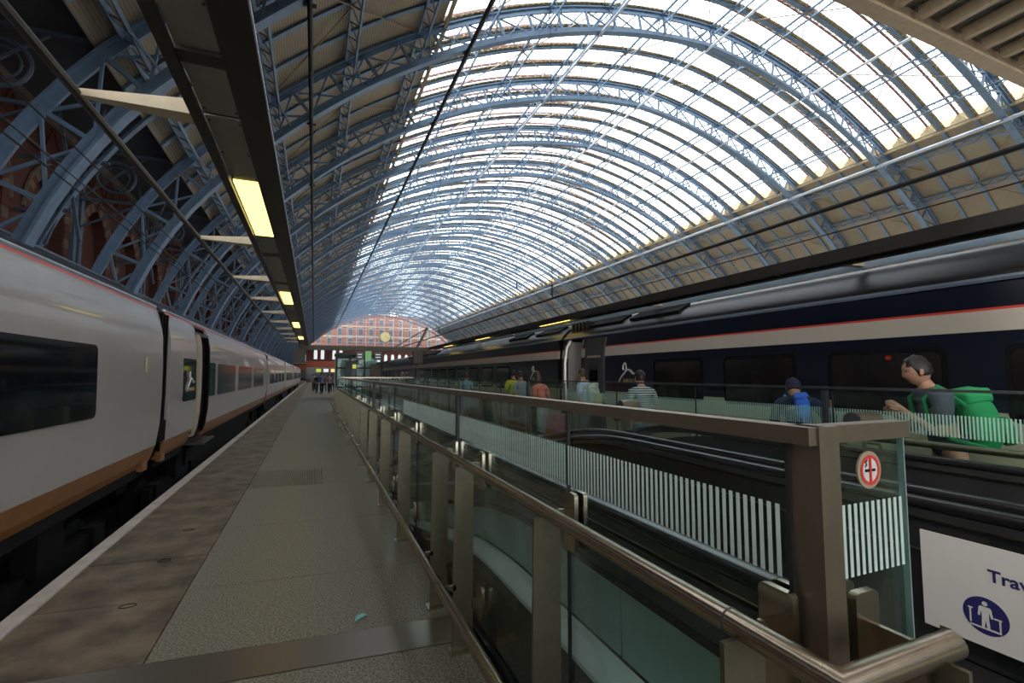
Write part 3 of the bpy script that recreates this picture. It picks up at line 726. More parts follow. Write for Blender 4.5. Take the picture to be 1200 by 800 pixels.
# --- right train
PR = [(1.25,-.1),(1.33,.35),(1.37,.9),(1.37,1.9),(1.345,2.2),(1.28,2.50),(1.20,2.64),(1.02,2.80),(.77,2.93),(.4,3.04),(0,3.08)]
def right_car(y0, y1, label, wins, doors=(), cut=None, emb=None):
    xc = 7.37; xs = xc-1.37
    t = thing('train_carriage', label, 'train', (xc,y0,-1.0), 'navy carriages on the right track'); inv = Matrix.Translation((-xc,-y0,1.0))
    def B(mb, name, m, smooth=False, parent=None):
        o = mb.build(name, m, parent or t, smooth=smooth)
        if parent is None: o.matrix_parent_inverse = inv
        return o
    segs = [(y0,y1)] if not cut else [(y0,cut[0]),(cut[1],y1)]
    for name, z0, z1, m_ in (('lower_body',-.1,1.24,'lower'),('window_band',1.24,2.02,'navy'),('cream_band',2.02,2.225,'cream'),('red_stripe',2.225,2.25,'red'),('cantrail',2.25,2.54,'navy')):
        mb = MB()
        for (a, c) in segs:
            for sg in (-1,1): skin_strip(mb, car_side(xc,sg,PR,z0,z1), a, c, .05, sg)
        B(mb, name, M[m_], True)
    rt = car_side(xc,1,PR,2.54,3.08)[:-1]+[(xc,3.08)]; full = rt+[(2*xc-x,z) for x,z in reversed(rt[:-1])]
    rf = MB(); rf.loft([[(x,y,z) for x,z in full]+[(x,y,z-.06) for x,z in reversed(full)] for y in (y0,y1)]); B(rf,'roof',M['roofdark'],True)
    gt_ = MB().tube([(xs+.09,y0,2.535),(xs+.09,y1,2.535)], .03, 6); B(gt_,'roof_edge_rail',M['roofgrey'],True)
    for yv in (y0+1.2,y0+3.4,y1-1.5,y1-3.3):
        B(MB().loft([[(xs+.30,y,2.79),(xs+.60,y,2.95),(xs+.60,y,2.90),(xs+.30,y,2.74)] for y in (yv-.75,yv+.75)]),'roof_vent',M['black']).location = (-.02,0,.02)
    for k in range(5):
        B(MB().box(xs+.22,xs+.55,y1-.9+.18*k-.03,y1-.9+.18*k+.03,2.68,2.93),'roof_rib',M['roofdark'])
    B(MB().box(xc-1.3,xc+1.3,y0,y0+.05,-.1,2.52).box(xc-1.3,xc+1.3,y1-.05,y1,-.1,2.52),'end_wall',M['bellows'])
    B(MB().box(xc-1.1,xc+1.1,y0+3,y1-3,-.7,-.1),'underframe',M['black'])
    for (a, c) in wins:
        f = MB(); poly = rrect(c-a+.1,.74,.08); ym = (a+c)/2
        f.loft([[(xs-.004,ym+u,1.52+v) for u,v in poly],[(xs+.03,ym+u,1.52+v) for u,v in poly]]); fo = B(f,'window',M['black'])
        p = MB(); poly = rrect(c-a,.63,.06); p.loft([[(xs-.010,ym+u,1.52+v) for u,v in poly],[(xs+.02,ym+u,1.52+v) for u,v in poly]]); p.build('pane', WR, fo)
    if cut:
        d0, d1 = cut
        B(MB().box(xs+.85,xs+.9,d0,d1,-.1,2.45),'vestibule_back',M['inside']); B(MB().box(xs+.05,xs+.9,d0-.02,d0,-.1,2.45).box(xs+.05,xs+.9,d1,d1+.02,-.1,2.45),'vestibule_side',M['inside'])
        B(MB().box(xs,xs+.9,d0,d1,-.05,0.02),'vestibule_floor',M['grate'])
        g_ = MB(); skin_strip(g_, [(x-.045,z) for x,z in car_side(xc,-1,PR,.1,2.45)], d0-1.02, d0-.24, .05, -1); dl = B(g_,'plug_door',M['doorgrey'],True)
        MB().prism(rrect(.36,.62,.05), lambda u,v,tt: (xs-.052+tt, d0-.63+u, 1.55+v), .02).build('door_pane', M['window'], dl)
        MB().prism(rrect(.55,.05,.02), lambda u,v,tt: (xs-.05+tt, d0-.63+u, 2.02+v), .02).build('door_line', M['doorcream'], dl)
        B(MB().tube([(xs-.03,d1+.02,.1),(xs-.03,d1+.02,1.9),(xs+.03,d1+.02,2.3),(xs+.14,d1+.0,2.48)],.045,8),'door_pillar',M['chrome'],True)
    for y in (y0+2.4,y1-2.4): bogie(t, xc, y)
    for o in t.children:
        if o.name.startswith('bogie'): o.matrix_parent_inverse = inv
    if emb:
        n0 = set(bpy.data.objects); emblem(t, xs, -1, emb, 1.50, .50, -1)
        for o in set(bpy.data.objects)-n0:
            if o.parent is t: o.matrix_parent_inverse = inv
    return t
right_car(-9, 11.0, 'nearest navy carriage with cream band and open grey door', [(-7.2,-6.05),(-5.5,-4.35),(-3.85,-2.7),(-2.18,-1.04),(-.52,.62),(1.14,2.28),(2.82,3.95),(4.47,5.61),(6.14,7.29)], cut=(10.02,10.74), emb=8.25)
right_car(11.2, 30.2, 'second navy carriage with cream band behind the red suitcase', [(14.6+1.66*k,15.74+1.66*k) for k in range(9)], emb=12.75)
right_car(30.6, 49.6, 'third navy carriage beside the far end of the glass balustrade', [(33+1.66*k,34.14+1.66*k) for k in range(9)])
right_car(50, 69, 'farthest navy carriage on the right track', [(52+1.66*k,53.14+1.66*k) for k in range(9)])
for i, (a, b) in enumerate(((11.0,11.2),(30.2,30.6),(49.6,50))):
    tag(MB().box(7.37-1.15,7.37+1.15,a,b,-.1,2.45).box(7.37-1.2,7.37+1.2,a,a+(b-a)*.3,-.1,2.55).build('gangway_bellows', M['bellows']), f'{ORD[i]} black gangway between navy carriages on the right', 'gangway', 'gangways between carriages')
tag(disc(.025,-.02,.02,16).build('tail_lamp', emit('tail_red',(.8,.02,.02),.06)), 'small red lamp in a window of the nearest navy carriage', 'lamp')
bpy.data.objects['tail_lamp'].location = (5.985,3.30,1.79); bpy.data.objects['tail_lamp'].rotation_euler = (0,0,PI/2)

# ================================================================== LIGHTING BOOMS
def boom(sgn, xin, xout, rail_x, zb_, label, lights, arms, y0, y1, fh=.2):
    """a long soffit boom; xin = platform side edge, xout = track side edge, rail_x outer rail"""
    t = thing('lighting_boom', label, 'lighting boom', ((xin+xout)/2,y0,zb_)); inv = Matrix.Translation((-(xin+xout)/2,-y0,-zb_))
    def B(mb, name, m, smooth=False):
        o = mb.build(name, m, t, smooth=smooth); o.matrix_parent_inverse = inv; return o
    a, b = min(xin,xout), max(xin,xout); w_ = b-a
    if sgn < 0: r0, r1 = a+.055, a+.055+.20
    else: r0, r1 = b-.30, b-.10
    B(MB().box(a,r0,y0,y1,zb_,zb_+fh),'outer_flange',M['boom']); B(MB().box(r1,b,y0,y1,zb_,zb_+fh),'inner_flange',M['boom'])
    B(MB().box(r0,r1,y0,y1,zb_+.065,zb_+.08),'top_plate',M['boom'])
    xe = xin; B(MB().box(xe-.004,xe+.004,y0,y1,zb_-.004,zb_+.008),'edge_lip',M['tube'] if sgn < 0 else M['boom'])
    cuts = []
    for (l0,l1) in lights:
        lp = B(MB().box(r0+.012,r1-.012,l0,l1,zb_+.03,zb_+.06),'diffuser',M['lamp'])
        cuts.append((l0,l1))
    y = y0; pb = []
    for (l0,l1) in cuts+[(y1,y1)]:
        n = max(1,int((l0-y)/.9)); 
        for k in range(n):
            p0 = y+(l0-y)*k/n; p1 = y+(l0-y)*(k+1)/n
            if p1-p0 > .1: pb.append((p0+.02,p1-.02))
        y = l1
    for (p0,p1) in pb:
        pn = B(MB().box(r0+.004,r1-.004,p0,p1,zb_+.04,zb_+.05),'soffit_panel',M['boompanel'])
        if p0 < 14:
            sb = MB()
            for x in (r0+.02,r1-.02):
                for yv in (p0+.05,(p0+p1)/2,p1-.05): sb.box(x-.006,x+.006,yv-.006,yv+.006,zb_+.034,zb_+.041)
            sb.build('screws', M['cable'], pn)
    for yv in [y0+.5+2.05*k for k in range(int((y1-y0)/2.05))]:
        if not any(l0-.1 < yv < l1+.1 for l0,l1 in lights): B(MB().box(r0,r1,yv-.05,yv+.05,zb_+.02,zb_+.06),'cross_rib',M['boom'])
    B(MB().tube([(rail_x,y0,zb_+.05),(rail_x,y1,zb_+.05)],.025,8),'outer_rail',M['boom'],True)
    if sgn > 0: B(MB().box(rail_x-.12,rail_x-.10,y0,y1,zb_+.005,zb_+.10),'pale_strip',M['strip_blue'])  # added pale blue plate, stands in for the blue band along the rail
    for ya in arms:
        s0 = xout; mb = MB()
        mb.loft([[(rail_x,ya-.02,zb_+.04),(rail_x,ya+.02,zb_+.04),(rail_x,ya+.02,zb_+.075),(rail_x,ya-.02,zb_+.075)],[(s0,ya-.09,zb_+.01),(s0,ya+.05,zb_+.01),(s0,ya+.05,zb_+.10),(s0,ya-.09,zb_+.10)]])
        B(mb,'arm',M['arm'])
    return t
LB = [(4.22,5.80),(9.73,11.30),(15.3,16.88),(20.85,22.4)]
boom(-1, -.282, -.70, -1.25, 3.10, 'dark lighting boom with yellow lamps along the left platform edge', LB, [3.25,6.25,8.6,10.85,13.1,15.4,17.6,19.9,22.2,24.4], -2.0, 25.9, .03)
boom(1, 5.85, 6.20, 6.72, 2.98, 'dark lighting boom above the edge of the right platform', [(10.7,12.4),(16.8,18.4),(22.0,23.5)], [3.9,7.8,11.7,15.6,19.5,23.2], -4.0, 25.9, .15)
ga = thing('sign_gantry', 'olive cross beam gantry spanning the platforms with hanging signs', 'gantry', (2.7,26,0))
gi = Matrix.Translation((-2.7,-26,0))
def G(mb, name, m, p=ga):
    o = mb.build(name, m, p)
    if p is ga: o.matrix_parent_inverse = gi
    return o
G(MB().box(-.75,5.95,25.9,26.15,2.86,3.10),'cross_beam',M['beam']); G(MB().box(-1.0,-.42,25.75,26.2,2.20,2.86),'left_box',M['boom']); G(MB().box(4.95,5.45,25.75,26.1,2.22,2.84),'right_box',M['beam'])
G(MB().bar((5.2,26,3.1),(5.75,26,4.2),.25,.1),'brace_plate',M['beam']); G(MB().bar((4.0,26,3.1),(5.7,26,4.15),.05),'brace_rod',M['cable'])
for x0, x1 in ((2.02,2.36),(2.92,3.30)):
    s_ = G(MB().box(x0,x1,25.85,25.95,2.38,2.80),'departure_panel',M['board'])
    for z in (2.66,2.52): MB().box(x0+.06,x1-.08,25.845,25.85,z-.02,z+.02).build('text_line', M['txtlit'], s_)
s_ = G(MB().box(2.46,2.76,25.84,25.95,2.36,2.84),'exit_panel',M['signgreen'])

# ================================================================== CATENARY AND HANGING FITTINGS
def wire(pts, r, name, label, cat='cable'): tag(MB().tube(pts, r, 6).build(name, M['cable']), label, cat)
wire([(7.4,-5,4.22),(7.4,30,4.15),(7.4,110,4.2)], .035, 'catenary_wire', 'thick black catenary wire above the navy train')
wire([(7.4,-5,3.80),(7.4,110,3.80)], .010, 'contact_wire', 'thin contact wire below the catenary over the navy train')
for i, (x, z) in enumerate(((-3.4,5.0),(-3.4,4.4),(-4.6,5.6))): wire([(x,-5,z),(x,110,z)], .012, 'overhead_wire', f'{ORD[i]} thin black wire above the white train')
for i, (x,y,z0,z1) in enumerate(((7.4,14.2,4.2,4.95),(11.56,26.94,6.88,8.67),(7.4,30,4.2,4.9))):
    t = thing('insulator_hanger', ['black insulator hanger on the catenary nearest the camera','tall black insulator hanging against the white glazing','small black insulator hanger farther along the catenary'][i], 'insulator', (x,y,z0))
    MB().tube([(0,0,0),(0,0,z1-z0)],.014,6).build('rod', M['cable'], t); sh = MB()
    for k in range(5): sh.tube([(0,0,.12+k*.07),(0,0,.15+k*.07)],.05,10)
    sh.build('insulator_sheds', M['cable'], t)
    MB().tube([(0,0,z1-z0),(0,0,arch(u_at_local(x-XC,0),0)[1]-z0)],.008,5).build('drop_wire', M['cable'], t)

# ================================================================== BALUSTRADES
FIN = [.77,1.68,2.77,3.35,4.78,6.12,7.5,8.9,10.3,11.7,13.1,14.5,15.9,17.3,18.7,20.1,21.5]
BAR0 = 2.59
def balustrade(mir, label, y_end, fins, stripes_to, stripe_from, near):
    fx = (lambda x: x) if not mir else (lambda x: 2*BAR0-x)
    t = thing('glass_balustrade', label, 'balustrade', (fx(.9),fins[0],0)); inv = Matrix.Translation((-fx(.9),-fins[0],0))
    def B(mb, name, m, smooth=False, parent=None):
        o = mb.build(name, m, parent or t, smooth=smooth)
        if parent is None: o.matrix_parent_inverse = inv
        return o
    def bx(mb, x0, x1, *r): a, b = fx(x0), fx(x1); return mb.box(min(a,b),max(a,b),*r)
    for i, y in enumerate(fins):
        f = MB(); poly = [(.778,0),(.902,0),(.902,1.052),(.788,1.052)]
        f.loft([[(fx(x),y-.006,z) for x,z in poly],[(fx(x),y+.006,z) for x,z in poly]])
        fo = B(f,'fin_post',M['steel2'])
        B(bx(MB(),.76,.92,y-.05,y+.05,0,.008),'base_plate',M['steel'])
        B(bx(MB(),.72,.80,y-.006,y+.006,.345,.375),'rail_bracket',M['steel'])
        if y < 12:
            for (z0,z1) in ((.91,1.135),(.16,.34)):
                for (xa,xb) in ((.945,.962),(.986,1.003)):
                    cl = MB(); poly = rrect(.085,z1-z0,.014,3); cl.loft([[(fx(xa),y+u,(z0+z1)/2+v) for u,v in poly],[(fx(xb),y+u,(z0+z1)/2+v) for u,v in poly]])
                    B(cl,'clamp_plate',M['steel'],True)
                B(bx(MB(),.895,.947,y-.006,y+.006,z1-.12,z1-.06),'clamp_arm',M['steel'])
    y0 = fins[0]
    # glass sheets
    jn = [.755,1.735,3.31,4.80,6.30,7.8,9.3,10.8,12.3,13.8,15.3,16.8,18.3,19.8,y_end]
    if mir: jn = [-2.0,-.4,1.18,2.78,4.4,6.0,7.6,9.2,10.8,12.4,14.0,15.6,17.2,18.8,20.4,y_end]
    for a, b in zip(jn[:-1], jn[1:]):
        p = B(bx(MB(),.968,.980,a+.004,b-.004,.02,1.455),'glass_sheet',M['bglass'])
        B(bx(MB(),.967,.981,b-.006,b+.002,.02,1.455),'joint_seal',M['cable'])
        st_ = MB(); y = max(a,stripe_from)+.012; n = 0
        while y < min(b,stripes_to)-.015:
            bx(st_, .9655, .9665, y, y+.0105, 1.155, 1.312); y += .0215; n += 1
        if n: st_.build('printed_stripes', M['print'], p).matrix_parent_inverse = Matrix()
    m_top = M['bronze'] if not mir else M['dark_iron']
    if not mir: B(bx(MB(),.950,1.005,.68,y_end,1.452,1.490),'top_rail',m_top)
    else: B(bx(MB(),.955,.995,-2,y_end,1.475,1.495),'top_rail',m_top)
    for y in ((3.33,8.6,14) if not mir else (2.84,9.2,15.6)): B(bx(MB(),.955,1.0,y-.022,y+.022,.9 if not mir else 0,1.46),'screen_post',M['dark_iron'])
    return t, B, bx, fx
nb_t, NB, nbx, _ = balustrade(False, 'steel and glass balustrade with striped screen beside the left platform', 21.6, FIN, 5.6, .75, True)
# hand rail with mitred return, low rail, corner post, return screen
NB(MB().tube([(.845,21.7,1.07),(.845,.565,1.07),(1.172,.565,1.07)],.0265,20),'hand_rail',M['steel'],True)
NB(MB().tube([(1.172,.565,1.07),(1.176,.565,1.07)],.0265,20),'rail_end_cap',M['steel'],True)
for yv in (.80,2.95): NB(MB().tube([(.845,yv-.002,1.07),(.845,yv+.002,1.07)],.0275,20),'rail_joint',M['dark_iron'],True)
NB(MB().tube([(.712,22.2,.36),(.712,-1.5,.36)],.030,18),'low_rail',M['steel'],True)
for yv in (2.82,): NB(MB().tube([(.712,yv-.004,.36),(.712,yv+.004,.36)],.031,18),'rail_joint',M['dark_iron'],True)
NB(MB().box(.975,1.037,.675,.742,0,1.490),'corner_post',M['bronze'])
NB(MB().box(.968,.976,.742,.752,.02,1.455),'post_gasket',M['cable'])
rs = NB(MB().box(1.037,1.312,.704,.716,.02,1.455),'return_glass',M['bglass'])
NB(MB().box(1.037,1.318,.690,.732,1.452,1.490),'return_top_rail',M['bronze'])
NB(MB().box(1.3125,1.3165,.703,.717,.02,1.455),'glass_edge',M['teal'])
ps = MB()
for k in range(12): x = 1.058+k*.0205; ps.box(x,x+.0100,.7025,.7035,1.157,1.313)
ps.build('printed_stripes', M['print'], rs)
for (ya,yb) in ((.672,.690),(.722,.740)):
    cl = MB(); poly = rrect(.075,.235,.014,3); cl.loft([[(1.100+u,ya,1.022+v) for u,v in poly],[(1.100+u,yb,1.022+v) for u,v in poly]]); NB(cl,'clamp_plate',M['steel'],True)
NB(MB().box(1.106,1.118,.575,.674,.98,1.075),'clamp_arm',M['steel']); NB(MB().box(1.13,1.142,.52,.61,0,1.05),'fin_post',M['steel2'])
# far side
fb_t, FB, fbx, ffx = balustrade(True, 'far glass balustrade with white stripes in front of the navy train', 21.6, [-.4+1.6*k for k in range(14)], 7.5, -1.6, False)
FB(MB().tube([(ffx(.845),21.7,1.07),(ffx(.845),-2,1.07)],.0265,12),'hand_rail',M['steel2'],True)
FB(MB().tube([(ffx(.712),21.7,.36),(ffx(.712),-2,.36)],.030,12),'low_rail',M['steel2'],True)
# end rail at far end of the pit
er = thing('end_railing', 'steel and glass railing closing the far end of the travelator pit', 'railing', (2.6,21.8,0)); ei = Matrix.Translation((-2.6,-21.8,0))
for mb, n_, m_ in ((MB().tube([(.85,21.75,1.07),(4.34,21.75,1.07)],.03,10),'hand_rail','steel'),(MB().box(.97,4.2,21.72,21.74,1.45,1.5),'top_rail','steel'),(MB().box(.97,4.2,21.74,21.75,.05,1.45),'glass_sheet','bglass')):
    mb.build(n_, M[m_], er).matrix_parent_inverse = ei
for x in lin(1.0,4.2,3): MB().box(x-.05,x+.05,21.76,21.78,0,1.07).build('fin_post', M['steel2'], er).matrix_parent_inverse = ei
# no smoking roundel
ns = thing('no_smoking_sign', 'round no smoking sign stuck on the return glass panel', 'sign', (1.174,.699,1.384))
disc(.042,0,.004,36).build('backing', M['canopybeam'], ns)
def ring(r0, r1, y0, y1, n=36):
    mb = MB(); mb.loft([[(r*math.cos(2*PI*k/n),y,r*math.sin(2*PI*k/n)) for k in range(n)] for r,y in ((r0,y1),(r0,y0),(r1,y0),(r1,y1))], caps=False); return mb
disc(.0335,-.001,0,36).build('field', M['sign'], ns); ring(.027,.0335,-.0025,-.0008).build('red_ring', M['signred'], ns)
MB().box(-.0175,.0175,-.0025,-.001,-.0035,.0025).build('cigarette', M['black'], ns); MB().box(-.003,.003,-.0035,-.001,-.028,.028).build('red_bar', M['signred'], ns)
MB().tube([(-.017,-.002,.008),(-.012,-.002,.013),(-.016,-.002,.018),(-.009,-.002,.023)],.0013,5).build('smoke', M['black'], ns)
# white travelator sign, on a glass stand between the travelators
sx, SS = 2.535, 2.535/2.3
ty_ = lambda y: y*SS
tz_ = lambda z: EYE-(EYE-z)*SS
ts = thing('travelator_sign', 'white sign with navy lettering and passenger pictogram beside the travelator', 'sign', (sx,1.0,.5)); ti = Matrix.Translation((-sx,-1.0,-.5))
def T(mb, n_, m_): o = mb.build(n_, m_, ts); o.matrix_parent_inverse = ti; return o
T(MB().box(sx,sx+.008,ty_(.30),ty_(1.19),tz_(.605),tz_(.972)),'panel',M['sign'])
T(MB().box(sx+.009,sx+.019,ty_(.28),ty_(.98),.44,tz_(1.0)),'glass_backing',M['bglass'])
for yv in (ty_(.36), ty_(1.12)): T(MB().box(sx-.006,sx+.014,yv-.02,yv+.02,0.0 if yv < .5 else .40,tz_(.62)),'foot_bracket',M['steel2'])
tx = text('Travelator', .060*SS, M['signblue'], 'lettering', .0006, .0014); tx.parent = ts; tx.matrix_parent_inverse = ti; tx.rotation_euler = (PI/2,0,-PI/2); tx.location = (sx-.0012,ty_(.983),tz_(.848))
def ellipse_on(yc, zc, r, name):
    mb = MB(); n = 40; mb.loft([[(sx-.0012,yc+r*math.cos(2*PI*k/n),zc+r*math.sin(2*PI*k/n)) for k in range(n)],[(sx+.001,yc+r*math.cos(2*PI*k/n),zc+r*math.sin(2*PI*k/n)) for k in range(n)]]); return T(mb,name,M['signblue'])
for yv in (.997,.79,.60): ellipse_on(ty_(yv),tz_(.716),.066*SS,'pictogram_disc')
X = sx-.0022
pg = MB(); yc, zc = ty_(.997), tz_(.716)
def pl(pts): pg.loft([[(X,yc-a*SS,zc+b*SS) for a,b in pts],[(X+.0008,yc-a*SS,zc+b*SS) for a,b in pts]])
pl([(.008*math.cos(2*PI*k/14), .044+.008*math.sin(2*PI*k/14)) for k in range(14)])
pl([(-.014,.033),(.014,.033),(.018,.028),(.022,-.002),(.016,-.003),(.011,.018),(.010,-.006),(.012,-.042),(.004,-.042),(0,-.014),(-.004,-.042),(-.012,-.042),(-.010,-.006),(-.011,.018),(-.016,-.003),(-.022,-.002),(-.018,.028)])
pl([(-.050,.018),(-.036,.018),(-.036,.013),(-.041,.013),(-.041,-.036),(-.046,-.036),(-.046,.013),(-.050,.013)]); pl([(-.046,-.041),(.043,-.041),(.043,-.047),(-.046,-.047)])
pl([(.024,.004),(.046,.004),(.046,-.001),(.043,-.001),(.043,-.043),(.038,-.043),(.038,-.001),(.024,-.001)])
T(pg,'pictogram',M['sign'])

# ================================================================== TRAVELATORS
def drop(y, k, ang=12, R=5.0):
    a = math.radians(ang); ys_ = R*math.sin(a)
    if y <= k: return 0
    if y < k+ys_: return -(R-math.sqrt(R*R-(y-k)**2))
    return -(R-R*math.cos(a))-(y-k-ys_)*math.tan(a)
YS = lin(.92, 2.0, 4)[:-1]+lin(2.0, 6.0, 28)[:-1]+lin(6.0, 20, 12)
def sweep(x0, x1, z0, z1, k, ys=YS):
    mb = MB(); mb.loft([[(x0,y,z0+drop(y,k)),(x1,y,z0+drop(y,k)),(x1,y,z1+drop(y,k)),(x0,y,z1+drop(y,k))] for y in ys]); return mb
def belt(x, k, z=1.04):
    mb = MB(); poly = rrect(.078,.05,.02,3); mb.loft([[(x+u,y,z-.025+v+drop(y,k)) for u,v in poly] for y in YS]); return mb
def travelator(xl, xr, label, kl, outer=False):
    t = thing('travelator', label, 'travelator', ((xl+xr)/2,0,-.1)); inv = Matrix.Translation((-(xl+xr)/2,0,.1))
    def B(mb, n_, m_, sm=False): o = mb.build(n_, M[m_], t, smooth=sm); o.matrix_parent_inverse = inv; return o
    for x in (xl, xr):
        nw = MB(); poly = rrect(.078,.05,.02,3); a_s = lin(0, PI, 12)
        nw.loft([[(x+u, .92-(.16+v)*math.sin(a), .855+(.16+v)*math.cos(a)) for u,v in poly] for a in a_s]); B(nw,'newel_belt','rubber',True)
        nd = MB(); pts_ = [(.92,.40),(.92,.99)]+[(.92-.135*math.sin(a), .855+.135*math.cos(a)) for a in a_s]+[(.90,.40)]
        nd.loft([[(x-.014,y,z) for y,z in pts_[1:]],[(x+.014,y,z) for y,z in pts_[1:]]]); B(nd,'newel_panel','darkpanel')
        B(belt(x,kl),'hand_belt','rubber',True); B(sweep(x-.03,x+.03,.955,.99,kl),'belt_guide','darkpanel'); B(sweep(x-.034,x+.034,.948,.955,kl),'highlight_line','steel')  # thin steel strip under each belt is added as its highlight line
        s = 1 if x == xl else -1
        B(sweep(x-.015,x+.015,.40,.96,kl-.5),'balustrade_panel','darkpanel')
        B(sweep(min(x+s*.03,x+s*.20),max(x+s*.03,x+s*.20),.36,.40,kl-.5),'inner_deck','darkpanel')
        B(sweep(min(x+s*.20,x+s*.23),max(x+s*.20,x+s*.23),.06,.38,kl-.5),'skirt_panel','darkpanel')
        B(sweep(x-.02,x+.02,.80,.808,kl-.5),'trim_line','steel2')
    ys_ = lin(.80,19.8,108)
    for a, b in zip(ys_[:-1], ys_[1:]):
        za, zb_ = .06+drop(a,kl-.4), .06+drop(b,kl-.4)
        mb = MB(); mb.loft([[(xl+.23,a+.003,za-.03),(xr-.23,a+.003,za-.03),(xr-.23,a+.003,za),(xl+.23,a+.003,za)],[(xl+.23,b-.003,zb_-.03),(xr-.23,b-.003,zb_-.03),(xr-.23,b-.003,zb_),(xl+.23,b-.003,zb_)]])
        B(mb,'pallet','tread')
    if outer:
        k2 = 2.3
        B(sweep(1.008,1.175,.44,.46,2.6),'outer_deck','deck')
        B(sweep(1.008,1.022,.36,.44,2.6),'deck_lip','rubber'); B(sweep(1.165,1.185,.455,.475,2.6),'deck_trim','rubber')
        js = [.92,1.655,2.55,3.5,4.4,5.4,6.4,8,10,12,14,16,18,20]
        for a, b in zip(js[:-1], js[1:]): B(sweep(1.165,1.178,.475,.745,k2,lin(a+.004,b-.004,8)),'cladding_panel','teal')
        B(sweep(1.155,1.19,.745,.775,k2),'panel_trim','rubber'); B(sweep(1.16,1.175,.775,.93,2.8),'upper_panel','darkpanel')
        B(sweep(1.15,1.165,.85,.875,2.6),'reflection_strip','teal')  # teal strip imitates the light band reflected on the dark panel
    return t
travelator(1.20, 2.60, 'moving walkway with white steel side deck next to the left platform', 3.5, True)
travelator(2.84, 3.96, 'moving walkway behind the first one, towards the right platform', 4.0)
md = thing('travelator_divider', 'dark divider panel between the two moving walkways', 'divider', (2.72,0,-.1)); mi = Matrix.Translation((-2.72,0,.1))
for o in (sweep(2.64,2.80,.93,.965,3.8).build('top_panel', M['darkpanel'], md), sweep(2.64,2.66,.2,.93,3.8).build('side_panel', M['darkpanel'], md), sweep(2.78,2.80,.2,.93,3.8).build('side_panel', M['darkpanel'], md)): o.matrix_parent_inverse = mi
for i, y in enumerate((2.42, 5.45)):
    t = thing('hooded_post', ['nearer steel post with half round hood over the walkway','farther steel post with half round hood over the walkway'][i], 'bollard', (4.02,y,.3), 'hooded posts')
    zt = (1.31,1.255)[i]-.3
    MB().box(-.012,.012,-.012,.012,0,zt-.06).build('post', M['steel2'], t)
    h = MB(); prof = [(-.07,-.07),(.07,-.07)]+[(.07*math.cos(a),.0+.07*math.sin(a)) for a in lin(0,PI,12)]
    h.loft([[(-.14,u,zt-.07+v) for u,v in prof],[(.14,u,zt-.07+v) for u,v in prof]]); h.build('hood', M['bronze'], t, smooth=True)
    e_ = MB(); e_.loft([[(-.141,u*.9,zt-.07+v*.9) for u,v in prof],[(-.1405,u*.9,zt-.07+v*.9) for u,v in prof]]); e_.build('end_plate', M['dark_iron'], t)

# ================================================================== FAR PLATFORM FURNITURE
kb = thing('glass_lobby', 'glazed lift lobby with dark frame beyond the pit', 'kiosk', (2.7,33,0)); ki = Matrix.Translation((-2.7,-33,0))
def K(mb, n_, m_): o = mb.build(n_, M[m_], kb); o.matrix_parent_inverse = ki; return o
for x in (1.35,2.2,3.1,4.2): K(MB().box(x-.05,x+.05,32.9,33.1,0,2.9),'frame_post','dark_iron')
K(MB().box(1.3,4.3,32.9,36,2.9,3.05),'roof','boom'); K(MB().box(1.3,4.3,32.9,33.05,2.0,2.1),'transom','dark_iron')
for a, b in ((1.4,2.15),(2.25,3.05),(3.15,4.15)): K(MB().box(a,b,32.98,33.0,.1,2.85),'pane','bglass')
K(MB().box(1.35,4.2,35.8,36,0,2.9),'back_panel','teal'); K(MB().box(3.45,4.1,32.7,32.9,0,2.3),'pillar','beam')
it = thing('information_totem', 'dark information totem with yellow sign before the lobby', 'totem', (2.3,30,0)); ii = Matrix.Translation((-2.3,-30,0))
for mb, n_, m_ in ((MB().box(1.75,2.35,30,30.12,1.2,2.45),'screen','board'),(MB().box(1.72,1.76,29.98,30.14,0,2.5),'post','dark_iron'),(MB().box(2.34,2.38,29.98,30.14,0,2.5),'post','dark_iron'),(MB().box(2.12,2.33,29.97,30,1.98,2.22),'yellow_sign','yellowlit'),(MB().box(1.80,2.08,29.985,30,1.3,2.35),'notice','slate')):
    mb.build(n_, M[m_], it).matrix_parent_inverse = ii
sgs = thing('station_shops', 'low row of lit shop signs far along the platform', 'shop', (2,112,0)); si = Matrix.Translation((-2,-112,0))
for k, (x0,x1,z0,z1,m_,n_) in enumerate(((-1.6,8,0,3.2,'window2','shop_front'),(-1.6,8,3.2,4.6,'shopred','fascia'),(-1.6,8,4.6,8,'brickL','upper_wall'))):
    MB().box(x0,x1,112,114,z0,z1).build(n_, M[m_], sgs).matrix_parent_inverse = si
for x in (.2,1.6,4.0,5.4):
    p_, l_, _, _ = pointed(.7,6.6,.7,4); poly = [(.35,5.0)]+p_+l_+[(-.35,5.0)]
    mb = MB(); mb.loft([[(x+a,111.9,z) for a,z in poly],[(x+a,112,z) for a,z in poly]]); mb.build('arched_window', M['winwhite'], sgs).matrix_parent_inverse = si
for x,m_ in ((.4,'yellowlit'),(1.9,'winwhite'),(3.4,'lamp2')): MB().box(x,x+1.0,111.85,112,2.2,2.9).build('lit_sign', M[m_], sgs).matrix_parent_inverse = si

